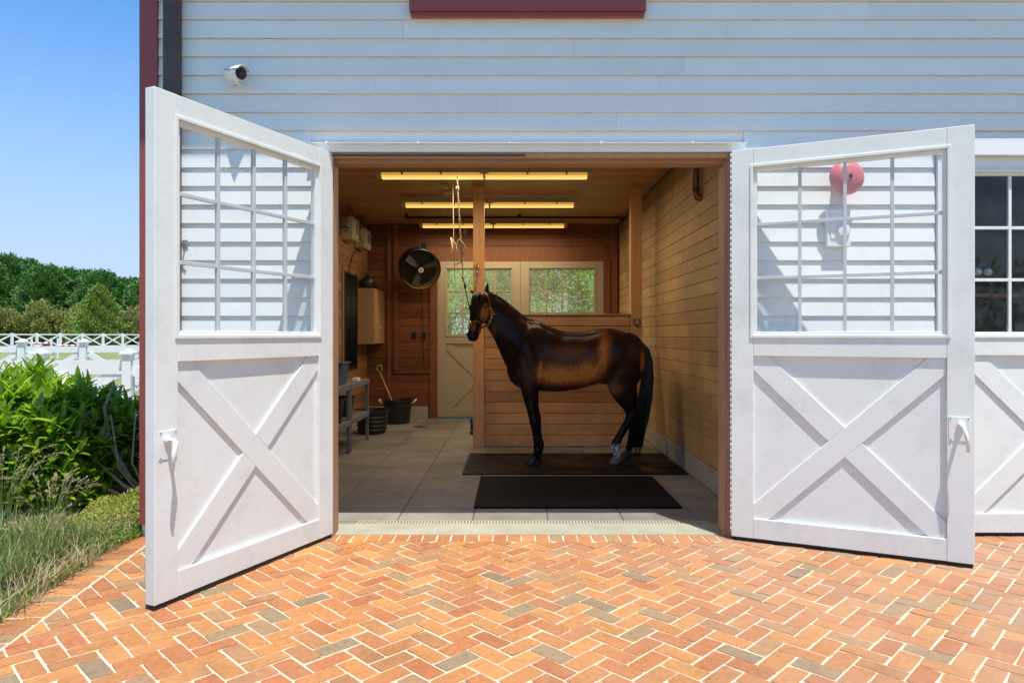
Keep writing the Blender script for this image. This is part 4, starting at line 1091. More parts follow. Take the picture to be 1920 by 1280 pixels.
dsp = (.014*g2(872,388,30,22) - .012*g2(905,480,20,85,.05) - .011*g2(468,480,20,100,-.3) + .009*g2(432,585,40,55) - .010*g2(392,540,13,85,-.35)
       + .007*g2(518,630,26,40) - .010*g2(548,590,13,70,.1) - .009*g2(1045,560,13,90,.1) - .009*g2(300,505,130,10,1.04) + .008*g2(345,410,90,34,.8)
       + .010*g2(222,300,24,32) - .008*g2(188,300,8,50,.1) - .008*g2(890,600,60,12,-.5) + .006*g2(970,430,60,30) - .006*g2(930,600,20,60,.5)
       + .0030*np.sin(zx*.28+zy*.05)*g2(690,560,130,80) + .003*np.sin(zx*.05)*np.sin(zy*.06))*torso*np.abs(no[:,1])
lowl = co[:,2] < .62
dsp += lowl*.0010*np.sin(co[:,2]*23+1)
co = co + no*dsp[:,None]; hm.vertices.foreach_set('co', co.ravel())
rough_n = (np.sin(zx*.11+2*np.sin(zy*.07))+np.sin(zy*.16+zx*.05))*.25
colr = np.tile(np.array((.020,.0095,.0068)), (len(co),1))
def sst(a, lo, hi): t_ = np.clip((a-lo)/(hi-lo), 0, 1); return t_*t_*(3-2*t_)
mott = (np.sin(zx*.23+2.1*np.sin(zy*.11))*np.sin(zy*.19+1.7*np.sin(zx*.07)))*.5+(np.sin(zx*.61+zy*.13)*np.sin(zy*.53-zx*.17))*.3
tan = (.76,.30,.072)
fl = g2(585,612,78,52)+g2(700,620,110,46)+g2(800,590,60,56)
fine_ = np.sin(zx*1.3+3*np.sin(zy*.9))*np.sin(zy*1.1+2*np.sin(zx*.7))
colr = mixa(colr, sst(g2(700,570,230,120)*(1+mott*.5), .1, 1.3)*.45, (.22,.085,.030))
w = np.clip(fl*(1+mott*.45+fine_*.08)-.03, 0, 1)**1.15
colr = mixa(colr, w*.80, tan)
colr = mixa(colr, np.clip(g2(872,500,34,105,.10)*(1+mott*.4+fine_*.08),0,1)**1.4*.8, (.78,.30,.068))  # vertical flank highlight painted into the coat colour
colr = mixa(colr, sst(g2(520,590,18,70,.08)+mott*.08, .3, 1)*.6, (.70,.30,.085))
colr = mixa(colr, sst(g2(690,490,170,50)+mott*.3, .2, 1.3)*.3, (.40,.16,.06))
colr = mixa(colr, sst(g2(1098,560,22,95,-.12)+mott*.1, .25, .95)*.8, (.62,.20,.05))
colr = mixa(colr, g2(1050,480,45,40)*.25, (.35,.12,.05))
colr = mixa(colr, np.clip(g2(930,690,48,40,.6)*(1+mott*.4),0,1)**1.4*.6, (.42,.20,.08))
colr = mixa(colr, g2(990,560,60,110)*.35, (.085,.045,.040))
colr = mixa(colr, sst(g2(255,390,22,75,.30), .3, 1)*.40, (.30,.15,.06))
colr = mixa(colr, g2(440,600,50,60)*.30, (.10,.055,.045))
hw_ = (zx < 262)&(zy < 440)
colr = mixa(colr, sst(g2(214,268,24,55,.25)+mott*.12, .2, .9)*.8*hw_, (.55,.20,.065))
colr = mixa(colr, sst(g2(150,345,20,30), .2, .9)*.45*hw_, (.40,.15,.06))
colr = mixa(colr, np.clip(g2(160,400,30,26)*.9,0,1)*hw_, (.020,.016,.015))
colr = mixa(colr, np.clip(g2(170,425,22,8)*.8,0,1)*hw_, (.16,.11,.09))
lowz = np.clip((.78-co[:,2])/.12, 0, 1)*(1-g2(930,690,50,40)); colr = mixa(colr, lowz, (.011,.009,.009))
sock = np.clip((.25-co[:,2])/.05,0,1)*(zx > 900)*(dep < 8.02)
fleck = (np.sin(zx*.21+3*np.sin(zy*.13))*np.sin(zy*.17+co[:,1]*60) > -.12)
colr = mixa(colr, sock*np.where(fleck, 1, .1), (.85,.78,.70))
ca = hm.color_attributes.new('coat', 'FLOAT_COLOR', 'POINT'); ca.data.foreach_set('color', np.hstack([colr, np.ones((len(co),1))]).ravel())
cm = Mat('horse coat'); at = cm.N('ShaderNodeAttribute'); at.attribute_name = 'coat'
v = coords(cm, (1,1,1)); fh = noise(cm, coords(cm, (26,26,9)), 9, 6, .7); fb = noise(cm, v, 14, 5, .65)
cc = mixc(cm, .6, at.outputs['Color'], ramp(cm, fh, [(.3, (.55,)*3), (.7, (1.45,)*3)]), 'MULTIPLY'); cc = mixc(cm, .55, cc, ramp(cm, fb, [(.3, (.55,)*3), (.7, (1.4,)*3)]), 'MULTIPLY')
df_ = cm.N('ShaderNodeBsdfDiffuse'); cm.L(cc, df_.inputs[0]); mxs = cm.N('ShaderNodeMixShader'); mxs.inputs[0].default_value = .42
cm.L(df_.outputs[0], mxs.inputs[1]); cm.L(cm.b.outputs[0], mxs.inputs[2]); cm.L(mxs.outputs[0], cm.n['Material Output'].inputs[0]); cm.L(cc, cm.b.inputs['Base Color']); cm.b.inputs['Roughness'].default_value = .27; cm.b.inputs['Specular IOR Level'].default_value = .35
bump(cm, fh, .16, .004)
hm.materials.clear(); hm.materials.append(cm.m); hm.shade_smooth()
horse = thing('horse', 'dark bay horse in a leather halter standing in the wash bay, one white hind sock', 'horse', (.45, 7.97-CD, 0))
ob = bpy.data.objects.new('body', hm); COL.objects.link(ob); ob.parent = horse; ob.location = -Vector(horse.location)
# hooves
def hoof(x, y, dd, mat, ztop=.085):
    c = hp(x, y, dd); c.z = .016
    q = [(-.072,.0),(.048,.0),(.040,.075),(-.036,.088)]
    m = MB(); n = 16; rings = []
    for z_, f, cx_ in ((.0,1,-.018),(.03,.94,-.008),(.06,.84,.006),(.085,.72,.022)):
        rings.append([(c.x+cx_+.068*f*math.cos(2*math.pi*k/n)*(1.12 if math.cos(2*math.pi*k/n)<0 else .8), c.y+.054*f*math.sin(2*math.pi*k/n), c.z+z_*(1 if math.cos(2*math.pi*k/n)<.3 else .72)) for k in range(n)])
    vs = sum(rings, []); fs = [(i*n+j, i*n+(j+1)%n, (i+1)*n+(j+1)%n, (i+1)*n+j) for i in range(3) for j in range(n)] + [tuple(range(n))[::-1], tuple(range(3*n,4*n))]
    m.add(vs, fs).build('hoof', mat, horse, smooth=False)
M['hoofw'] = plain('pale hoof', (.20,.15,.11), .5, 0, .35, 30)
hoof(483,1130,7.83,M['hoof']); hoof(512,1100,8.09,M['hoof']); hoof(968,1128,7.85,M['hoofw']); hoof(1020,1085,8.2,M['hoof'])
for e in (eyeL, eyeR):
    s_ = 1 if e is eyeL else -1
    MB().ball(e+lat*s_*.014+fwd*.004+Vector((0,0,.004)), .018, 14, 10).build('eye', M['eye'], horse, smooth=True)
for s_ in (-1,1):
    c = head_c(163,386,.128)+lat*s_*.036
    MB().ball(c, .011, 10, 8, (1,1,1.5)).build('nostril', M['black'], horse, smooth=True)
# hair: strands as thin tapering ribbons of tube
def strands(name, gen, count, r0, parent, seed, n=4, seg=7):
    rr = random.Random(seed); m = MB()
    for i in range(count):
        pts = gen(rr, i/count); rad = [r0*(1-.85*(k/(len(pts)-1))**1.5) for k in range(len(pts))]
        m.tube(pts, rad, n)
    return m.build(name, M['hair'], parent, smooth=True)
def tail(rr, f):
    a = rr.uniform(-1,1); b = rr.uniform(-1,1); ln = rr.uniform(.8,1.02) if rr.random() < .75 else rr.uniform(.45,.8)
    cl = [(1108,432,8),(1140,470,14),(1155,540,22),(1150,640,34),(1138,740,42),(1122,850,42),(1108,940,36),(1095,1030,30),(1088,1085,30)]
    pts = []
    for k, (x, y, w) in enumerate(cl):
        x = x - (0 if k < 3 else (k-2)*1.5)
        if k/(len(cl)-1) > ln: break
        pts.append(hp(x + a*w*.95 - 8, y, 7.97 + b*w*.0022 - .02) + Vector((rr.uniform(-.006,.006), 0, 0)))
    return pts
strands('tail', tail, 420, .0075, horse, 5)
crest = [(498,306),(455,298),(410,268),(362,228),(315,190),(270,162),(232,146),(205,142)]
cdy = [0,0,-.01,-.03,-.06,-.09,-.12,-.14]
def mane(rr, f):
    i = f*(len(crest)-1.001); k = int(i); t_ = i-k; x = crest[k][0]*(1-t_)+crest[k+1][0]*t_; y = crest[k][1]*(1-t_)+crest[k+1][1]*t_; dy = cdy[k]*(1-t_)+cdy[k+1]*t_
    L_ = rr.uniform(.05,.11); s0 = rr.uniform(-.018,.012); bk = rr.uniform(.0,.05)
    c = hp(x, y+6, 7.97+dy)
    return [c+Vector((0,s0,-.004)), c+Vector((bk*.3,s0+.012,.010+rr.uniform(0,.010))), c+Vector((bk*.7,s0+.036,.002)), c+Vector((bk,s0+.06,-L_*.6)), c+Vector((bk*1.2,s0+.07,-L_))]
strands('mane', mane, 1300, .0032, horse, 6)
def forelock(rr, f):
    a = rr.uniform(-1,1); c = head_c(196,150,.05)+lat*a*.025
    return [c, c+fwd*.065+Vector((0,0,.0))+lat*a*.012, c+fwd*.085+Vector((0,0,-.07))+lat*a*.02, c+fwd*(.09)+Vector((0,0,-.07-rr.uniform(.04,.12)))+lat*(a*.03+rr.uniform(-.01,.01))]
strands('forelock', forelock, 80, .006, horse, 8)
# halter
halter = thing('halter', 'brown leather halter with brass rings on the horse head', 'halter', head_c(190,300,0))
from mathutils.bvhtree import BVHTree
bvh = BVHTree.FromPolygons([v.co[:] for v in hm.vertices], [tuple(p_.vertices) for p_ in hm.polygons])
EYE = Vector((0,-CD,CH))
def on_head(x, y, out=.006, dd=7.75):
    d_ = (hp(x, y, dd)-EYE).normalized(); h_ = bvh.ray_cast(EYE, d_)
    if h_[0] is None or h_[0].y > 3.1: n_ = bvh.find_nearest(hp(x, y, dd)); return n_[0]+n_[1]*out, n_[1]
    return h_[0]+h_[1]*out, h_[1]
def strap(path, wd, name, parent, th=.0028):
    P2 = []
    for k in range(len(path)-1):
        for q in range(5): P2.append((path[k][0]+(path[k+1][0]-path[k][0])*q/5, path[k][1]+(path[k+1][1]-path[k][1])*q/5))
    P2.append(path[-1]); pn = [on_head(*q) for q in P2]; k = len(pn)
    pts = [p_[0] for p_ in pn]; ns = [p_[1] for p_ in pn]
    for it in range(3):
        pts = [pts[0]] + [(pts[i-1]+pts[i]*2+pts[i+1])/4 for i in range(1,k-1)] + [pts[-1]]; ns = [ns[0]] + [(ns[i-1]+ns[i]*2+ns[i+1]).normalized() for i in range(1,k-1)] + [ns[-1]]
    vs = []
    for i, p_ in enumerate(pts):
        t_ = (pts[min(i+1,k-1)]-pts[max(i-1,0)]).normalized(); o_ = (ns[i]-t_*ns[i].dot(t_)).normalized(); w_ = t_.cross(o_)
        for a_, b_ in ((-1,-1),(1,-1),(1,1),(-1,1)): vs.append(p_ + w_*(a_*wd/2) + o_*(b_*th))
    fs = [(i*4+j, i*4+(j+1)%4, (i+1)*4+(j+1)%4, (i+1)*4+j) for i in range(k-1) for j in range(4)] + [(0,1,2,3), tuple((k-1)*4+j for j in (3,2,1,0))]
    return MB().add(vs, fs).build(name, M['leather'], parent, smooth=False)
strap([(214,150),(226,172),(236,205),(243,240),(250,268)], .020, 'cheek_strap', halter)
strap([(250,268),(247,295),(236,325),(218,352),(204,374)], .024, 'jaw_strap', halter)
strap([(130,320),(150,309),(172,312),(190,328),(204,350),(206,372)], .024, 'noseband', halter)
strap([(250,270),(262,272),(276,268)], .016, 'strap_end', halter)
strap([(214,150),(196,140),(178,146)], .020, 'crown_strap', halter)
def ring(q, r, name='ring'):
    c, n_ = q; q_ = n_.to_track_quat('Z','Y').to_matrix(); c = c+n_*.004
    MB().tube([c+q_@Vector((r*math.cos(t_), r*math.sin(t_), 0)) for t_ in [2*math.pi*k/14 for k in range(15)]], .0045, 6).build(name, M['brass'], halter, smooth=True)
for x, y, r in ((250,268,.020),(204,372,.022),(131,322,.022),(240,310,.013),(124,345,.018)): ring(on_head(x, y, .008), r)
for x, y in ((248,288),(242,240),(222,345),(212,362)):
    c, n_ = on_head(x, y, .010); MB().obox(c, (.024,.020,.006), n_.to_track_quat('Z','Y').to_matrix()).build('buckle', M['brass'], halter, .002)
side = on_head(131,322,.012)[0]
def side_pt(*a): return side
# tie ropes
r1 = side_pt(325, -1, -.01, .02)
t = thing('lead_rope', 'thin rope from the left side of the halter up to the hanging rope', 'rope', r1)
MB().tube([r1, hp(126,250,7.88), hp(108,170,7.89), hp(98,115,7.9), p(869,525)], .006, 6).build('line', M['dark_rope'], t, smooth=True)
MB().ball(hp(98,112,7.9), .014, 10, 8, (1,1,2.4)).build('snap', M['dark_rope'], t, smooth=True)
MB().ball(r1, .02, 8, 6).build('clasp', M['steel'], t, smooth=True)
t = thing('tie_strap', 'dark strap from the tie ring on the post down behind the horse poll', 'strap', px(894,505,9.0))
MB().tube([px(894,503,9.0), px(894.5,518,8.7), px(892,535,8.4), hp(155,140,8.1)], .009, 6).build('line', M['dark_rope'], t, smooth=True)
MB().ball(px(894.5,514,8.85), .02, 8, 6, (1,1,2)).build('snap', M['steel'], t, smooth=True)

# ------------------------------------------------------------------ vegetation
def leafmesh(name, P_, D_, Nn, ln, wd, mat, fold=.0, rnd=None, parent=None, kind=None, bend=.0, loc=None):
    """many leaves as 4-vertex kites; arrays of points, directions, normals"""
    n = len(P_); D_ = D_/np.linalg.norm(D_, axis=1)[:,None]; S = np.cross(D_, Nn); S /= np.linalg.norm(S, axis=1)[:,None]+1e-9; NN = np.cross(S, D_)
    ln = np.broadcast_to(ln, (n,))[:,None]; wd = np.broadcast_to(wd, (n,))[:,None]
    v0 = P_; v1 = P_+D_*ln*.45+S*wd*.5+NN*ln*fold; v2 = P_+D_*ln-NN*ln*bend; v3 = P_+D_*ln*.45-S*wd*.5+NN*ln*fold
    V = np.stack([v0,v1,v2,v3],1).reshape(-1,3); Fc = np.arange(n*4).reshape(n,4)
    me = bpy.data.meshes.new(name); me.vertices.add(n*4); me.vertices.foreach_set('co', V.ravel())
    me.loops.add(n*4); me.loops.foreach_set('vertex_index', Fc.ravel()); me.polygons.add(n); me.polygons.foreach_set('loop_start', np.arange(n)*4)
    me.update(); me.materials.append(mat)
    at = me.attributes.new('rnd', 'FLOAT', 'FACE'); at.data.foreach_set('value', (rnd if rnd is not None else NR.rand(n)*.999).astype(np.float32))
    o = bpy.data.objects.new(name, me); COL.objects.link(o)
    if parent: o.parent = parent
    if kind: o['kind'] = kind
    if loc is not None: o.location = loc
    return o
def randdir(n): d_ = NR.randn(n,3); return d_/np.linalg.norm(d_,axis=1)[:,None]

# laurel hedge, two bushes beside the barn corner
def leaf_single():
    me = bpy.data.meshes.new('leaf'); bm = bmesh.new(); n = 5; rows = []
    for k in range(n+1):
        t_ = k/n; w_ = .5*math.sin(math.pi*(t_**.8))**.8*.30 + (.004 if k in (0,n) else 0); zz = -.18*t_*t_
        rows.append([bm.verts.new((t_, s*w_, zz + abs(s)*.05)) for s in (-1,0,1)])
    for k in range(n):
        for s in (0,1): bm.faces.new((rows[k][s], rows[k+1][s], rows[k+1][s+1], rows[k][s+1]))
    bm.to_mesh(me); bm.free(); me.materials.append(M['laurel']); me.shade_smooth(); return me
LEAF = leaf_single()
def frame_from(d_, up):
    d_ = d_.normalized(); s = up.cross(d_).normalized(); u = d_.cross(s); m = Matrix((d_, s, u)).transposed(); return m
def laurel(cx_, cy_, rx, ry, h, ntips, label, seed, near, trunks):
    rr = random.Random(seed); t = thing('laurel_bush', label, 'bush', (cx_,cy_,0))
    base = Vector((cx_, cy_, 0))
    br = MB()
    leaves = []
    for i in range(ntips):
        # tip near the surface of a lumpy box-ish dome, biased to the side facing the camera
        while True:
            a, b, c = rr.uniform(-1,1), rr.uniform(-1,1), rr.uniform(.10,1)
            rad = (abs(a)**2.6+abs(b)**2.6+abs(max(0,c-.25)/.75)**3)**(1/2.6)
            if .55 < rad < 1.0: break
        if rr.random() < .35: b = -abs(b)
        hh = h*(1+.07*math.sin(a*5+seed)+.05*math.sin(b*7+a*3))
        tip = base + Vector((a*rx*(1-.18*(1-c)), b*ry*(1-.18*(1-c)), c*hh))
        out = Vector((a*.9, b*.9, .25+c*.7)).normalized()
        out = (out + Vector((rr.uniform(-.5,.5), rr.uniform(-.5,.5), rr.uniform(-.1,.5)))).normalized()
        nl = rr.randint(7,11); stem = .13
        for k in range(nl):
            f = k/nl; pos = tip - out*stem*(1-f); an = k*2.4+rr.uniform(-.3,.3)
            s1 = out.cross(Vector((0,0,1))); s1 = s1.normalized() if s1.length > .05 else Vector((1,0,0)); s2 = out.cross(s1)
            dirn = (s1*math.cos(an)+s2*math.sin(an))*(1-.55*f) + out*(.45+.6*f) + Vector((0,0,.12))
            leaves.append((pos, dirn.normalized(), out, rr.uniform(.105,.175)))
        if i % 3 == 0: br.tube([tip-out*.45+Vector((0,0,-.1)), tip-out*.2, tip-out*.02], [.007,.005,.003], 4)
    for pts, r0 in trunks:
        br.tube([Vector(p_) for p_ in pts], [r0*(1-.6*k/(len(pts)-1)) for k in range(len(pts))], 8)
    br.build('branches', M['bark'], t, smooth=True)
    # nearest, largest-looking leaves as parts
    cp = Vector((0,-CD,CH)); leaves.sort(key=lambda q: (q[0]-cp).length/q[3])
    for pos, d_, up, ln in leaves[:near]:
        o = bpy.data.objects.new('leaf', LEAF); COL.objects.link(o); o.parent = t
        m = frame_from(d_, (up+Vector((0,0,.6))).normalized()).to_4x4() if abs(d_.dot((up+Vector((0,0,.6))).normalized())) < .995 else Matrix.Identity(4)
        o.matrix_local = Matrix.Translation(pos-base) @ m @ Matrix.Diagonal((ln,ln,ln,1))
    # the rest joined
    base_v = np.array([v.co[:] for v in LEAF.vertices]); faces = [tuple(p_.vertices) for p_ in LEAF.polygons]; nv = len(base_v)
    V = []; Fs = []; rn = []
    for i, (pos, d_, up, ln) in enumerate(leaves[near:]):
        u2 = (up+Vector((0,0,.6))).normalized()
        if abs(d_.dot(u2)) > .995: continue
        m = np.array(frame_from(d_, u2)); k = len(V)*nv
        V.append(base_v@m.T*ln + np.array(pos-base)); r = rr.random(); Fs += [tuple(q+k for q in f_) for f_ in faces]; rn += [r]*len(faces)
    me = bpy.data.meshes.new('foliage'); me.from_pydata(np.vstack(V).tolist(), [], Fs); me.materials.append(M['laurel']); me.shade_smooth()
    at = me.attributes.new('rnd', 'FLOAT', 'FACE'); at.data.foreach_set('value', rn)
    o = bpy.data.objects.new('foliage', me); COL.objects.link(o); o.parent = t; o['kind'] = 'stuff'
    return t
laurel(-4.30, 1.10, 1.08, .85, 1.10, 1200, 'glossy green laurel bush at left beside the sandy bed', 2, 290,
       [([(-4.3,1.1,0),(-4.4,1.0,.5),(-4.6,.9,.95)], .03), ([(-4.2,1.2,0),(-4.0,1.0,.5),(-3.9,.9,.95)], .03)])
laurel(-3.05, 1.75, .62, .62, 1.12, 560, 'darker laurel bush with bare leaning stems, against the red corner board', 4, 290,
       [([(-3.12,.95,0),(-3.28,.85,.25),(-3.42,.80,.55),(-3.50,.85,.85),(-3.45,.9,1.05)], .024), ([(-3.12,.95,.05),(-3.3,.8,.2),(-3.55,.75,.45),(-3.75,.8,.75)], .018),
        ([(-3.08,.98,0),(-3.1,1.0,.4),(-3.2,1.05,.8),(-3.15,1.1,1.05)], .024), ([(-3.15,.93,.02),(-3.4,.8,.14),(-3.62,.75,.3)], .02), ([(-3.1,1,0),(-2.98,1.0,.4),(-2.95,1.1,.9)], .016), ([(-3.14,.92,0),(-3.32,.76,.35),(-3.38,.74,.8)], .014), ([(-3.1,.9,0),(-3.2,.74,.4),(-3.18,.76,.85)], .013), ([(-3.16,.9,0),(-3.5,.7,.25),(-3.72,.7,.55)], .014)])

# long grass along the border: blades
def blades(name, n, area, hmin, hmax, mat, label=None, width=.006, lean=.5, clump=0, tagkind='stuff'):
    P_ = area(n); V = []; 
    h_ = NR.uniform(hmin, hmax, n); az = NR.uniform(0, 2*np.pi, n); ln = NR.uniform(.1, lean, n); w = NR.uniform(.5, 1.2, n)*width
    d = np.stack([np.cos(az), np.sin(az), np.zeros(n)],1); s = np.stack([-np.sin(az), np.cos(az), np.zeros(n)],1)
    pts = []
    for k, f in enumerate((0,.4,.75,1.0)):
        c = P_ + d*(ln*h_*f**2)[:,None] + np.array([0,0,1])*(h_*f*(1-.25*ln*f))[:,None]; wk = (w*(1-f**1.5)+.0005)[:,None]
        pts += [c-s*wk, c+s*wk]
    V = np.stack(pts,1).reshape(-1,3); base = np.arange(n)[:,None]*8
    Fc = np.concatenate([base+np.array([[0,1,3,2]]), base+np.array([[2,3,5,4]]), base+np.array([[4,5,7,6]])],1).reshape(-1,4)
    me = bpy.data.meshes.new(name); me.vertices.add(len(V)); me.vertices.foreach_set('co', V.ravel()); me.loops.add(Fc.size); me.loops.foreach_set('vertex_index', Fc.ravel())
    me.polygons.add(len(Fc)); me.polygons.foreach_set('loop_start', np.arange(len(Fc))*4); me.update(); me.materials.append(mat)
    at = me.attributes.new('rnd','FLOAT','FACE'); at.data.foreach_set('value', np.repeat(NR.rand(n)*.999, 3).astype(np.float32))
    o = bpy.data.objects.new(name, me); COL.objects.link(o); tagp(o, label, None, None, tagkind); return o
def strip(y0, y1, w0, w1, pw=1.0):
    def f(n):
        y = NR.uniform(y0, y1, n); u = NR.rand(n)**pw; x = (-2.583-.109*(y+.2)-.23) - (w0+(w1-w0)*u); return np.stack([x,y,np.full(n,-.02)],1)
    return f
tagp(blades('tall_grass', 11000, strip(-2.1,-.25,.10,1.5), .12, .36, M['grass'], 'long green grass leaning over the brick border', .0045, .9), cat='grass')
tagp(blades('short_grass', 3200, strip(-2.2,-.05,-.03,.38), .03, .15, M['weed'], 'short green weeds along the edge of the brick border', .006, 1.0), cat='grass')
tagp(blades('meadow_grass', 6000, lambda n: np.stack([NR.uniform(-9,-3.2,n), NR.uniform(2.4,9.5,n), np.full(n,-.03)],1), .1, .3, M['weed'], 'grass behind the laurel bushes by the white fence', .008, .8), cat='grass')
tagp(blades('dry_grass', 3000, strip(-2.3,.2,-.05,1.3,1.6), .05, .26, M['seed'], 'dry straw coloured grass mixed through the green verge', .0035, 1.3), cat='grass')
n = 900; y_ = NR.uniform(-2.4,.1,n); x_ = (-2.583-.109*(y_+.2)-.20)+NR.normal(0,.07,n); P_ = np.stack([x_,y_,np.full(n,.003)],1); D_ = randdir(n)*np.array([1,1,.12])
tagp(leafmesh('leaf_litter', P_, D_, np.tile(np.array([0,0,1.]),(n,1))+randdir(n)*.15, NR.uniform(.01,.04,n), NR.uniform(.003,.010,n), M['seed']), 'dry leaf litter scattered along the brick border', 'litter', None, 'stuff')
# chartreuse cover near the corner
def cover(cx_, cy_, rx, ry, h, n, mat, name, label, sz):
    a = NR.uniform(0,2*np.pi,n); r = np.sqrt(NR.rand(n)); x = cx_+rx*r*np.cos(a); y = cy_+ry*r*np.sin(a)
    z = (1-r**2)**.5*h*(.55+.45*NR.rand(n))*(1+.3*np.sin(x*14)*np.cos(y*11)); P_ = np.stack([x,y,z],1); D_ = randdir(n)+np.array([0,0,.8]); 
    o = leafmesh(name, P_, D_, randdir(n)+np.array([0,0,.5]), NR.uniform(.6,1.3,n)*sz, NR.uniform(.6,1.2,n)*sz*.5, mat); tagp(o, label, 'plant', None, 'stuff'); return o
cover(-3.02,.35,.33,.40,.22,9000,M['cover'],'ground_cover','yellow green ground cover at the foot of the red corner board',.022)
cover(-3.25,-.15,.42,.50,.15,7000,M['cover'],'ground_cover','low yellow green ground cover spreading toward the long grass',.022)
cover(-2.88,-.18,.16,.40,.10,2500,M['weed'],'ground_cover','bright green clover beside the brick border',.025)
cover(-2.80,.15,.14,.22,.10,1400,M['weed'],'ground_cover','bright green leaves where border meets the corner board',.03)
# ornamental grass with seed heads
def seed_grass(cx_, cy_, h, n, label):
    t = thing('ornamental_grass', label, 'grass', (cx_,cy_,0)); st = MB(); PP = []; DD = []
    for i in range(n):
        a = random.uniform(0,2*math.pi); l_ = random.uniform(.15,.5); hh = h*random.uniform(.7,1.05); d_ = Vector((math.cos(a), math.sin(a), 0))
        b0 = Vector((cx_,cy_,0))+d_*random.uniform(0,.08); p1 = b0+d_*l_*.25*hh+Vector((0,0,hh*.6)); p2 = b0+d_*l_*hh*.8+Vector((0,0,hh*.95)); p3 = b0+d_*(l_*hh*1.2)+Vector((0,0,hh*.98))
        st.tube([b0,p1,p2,p3], [.0022,.0018,.0012,.0006], 3)
        for k in range(26):
            f = random.random(); q = p2.lerp(p3, f) if random.random() < .6 else p1.lerp(p2, .6+.4*f); dv = (p3-p1).normalized()
            PP.append(q[:]); DD.append((dv+Vector((random.uniform(-.6,.6),random.uniform(-.6,.6),random.uniform(-.5,.5))))[:])
    st.build('stems', M['grass'], t); PP = np.array(PP); DD = np.array(DD)
    o = leafmesh('seed_heads', PP-np.array([cx_,cy_,0]), DD, randdir(len(PP)), .022, .005, M['seed'], parent=t); o['kind'] = 'stuff'
seed_grass(-3.15,-.35,.52,34,'clump of tan seed headed grass rising before the laurel bush')
seed_grass(-3.75,.0,.62,36,'clump of tan seed headed grass at left edge of the photo')
seed_grass(-2.98,-.75,.38,26,'small clump of tan seed headed grass close to the brick border')

# fences -----------------------------------------------------------------------------
def crossbuck(p0, p1, spacing, h, label, pw=.16, ground=0, cap=True, rail_t=.05, xw=.12, rh=.14, group='white crossbuck fences'):
    p0, p1 = Vector(p0), Vector(p1); d_ = p1-p0; L_ = d_.length; n = max(1, round(L_/spacing)); ang = math.atan2(d_.y, d_.x); sp = L_/n
    t = thing('fence', label, 'fence', (p0.x,p0.y,ground), ang, group)
    def bb(nm, c, size, rot=0):
        m = Matrix.Rotation(rot, 3, 'Y'); return MB().obox(c, size, m).build(nm, M['fence'], t, local=True)
    for k in range(n+1):
        x = k*sp; o = bb('post', (x,0,h/2), (pw,pw,h))
        if cap:
            MB().box(x-pw*.72,x+pw*.72,-pw*.72,pw*.72,h,h+.035).prism([(x-pw*.6,h+.035),(x+pw*.6,h+.035),(x,h+.09)], 'y', -pw*.6, pw*.6).build('post_cap', M['fence'], t, .004, local=True)
        if k < n:
            xm = x+sp/2; gl = sp-pw-.004
            bb('rail', (xm,0,h-.10-rh/2+.01), (gl,rail_t,rh)); bb('rail', (xm,0,.22), (gl,rail_t,.14))
            hh = h-.16-.07-.29; an = math.atan2(hh, gl); ln = math.hypot(hh, gl)-.12
            bb('cross_board', (xm,-.03,.22+.07+hh/2), (ln,.025,xw), an); bb('cross_board', (xm,.0,.22+.07+hh/2), (ln,.025,xw), -an)
crossbuck((-11.5,5.6,0), (-3.4,6.0,0), 1.35, 1.17, 'nearest white crossbuck fence with capped posts right behind the laurels', .135, xw=.17, rh=.22)
crossbuck((-16,11.2,0), (-4.5,11.6,0), 1.5, 1.30, 'second white crossbuck fence, between the nearest and the far one', .15)
crossbuck((-62,50,.2), (-42,94,.2), 2.5, 1.75, 'far white crossbuck fence crossing in front of the olive shrubs', .22, .0, False, .06, .16)
crossbuck((-75,50,.2), (-62.2,50,.2), 2.5, 1.75, 'far white fence section running level toward the left edge', .22, .0, False, .06, .16)

# trees ------------------------------------------------------------------------------
def crown_pts(n, shape, seed):
    r = np.random.RandomState(seed); 
    if shape in ('column','cone'):      # tall evergreen
        u = r.rand(n)**.85; a = r.uniform(0,2*np.pi,n); prof = (1-u)**.62*np.clip(u*9+.3,0,1)+.02 if shape == 'cone' else np.sqrt(np.clip(1-((u-.45)/.56)**2,0,1))**.9
        lump = 1+(.30 if shape == 'cone' else .16)*np.sin(a*5+u*21)+.12*np.sin(a*9-u*37); rad = prof*lump*(.72+.30*r.rand(n)); P_ = np.stack([np.cos(a)*rad, np.sin(a)*rad, u+.05*np.abs(np.sin(a*7+3*np.cos(a*3)))*u+r.rand(n)**6*.05],1)
    else:
        k = 26; cs = r.randn(k,3); cs /= np.linalg.norm(cs,axis=1)[:,None]; cs *= r.uniform(.35,.78,(k,1)); cr = r.uniform(.22,.40,k)
        i = r.randint(0,k,n); d_ = r.randn(n,3); d_ /= np.linalg.norm(d_,axis=1)[:,None]; P_ = cs[i]+d_*(cr[i]*(.65+.4*r.rand(n)))[:,None]
        P_[:,2] = P_[:,2]*.5+.5
    return P_
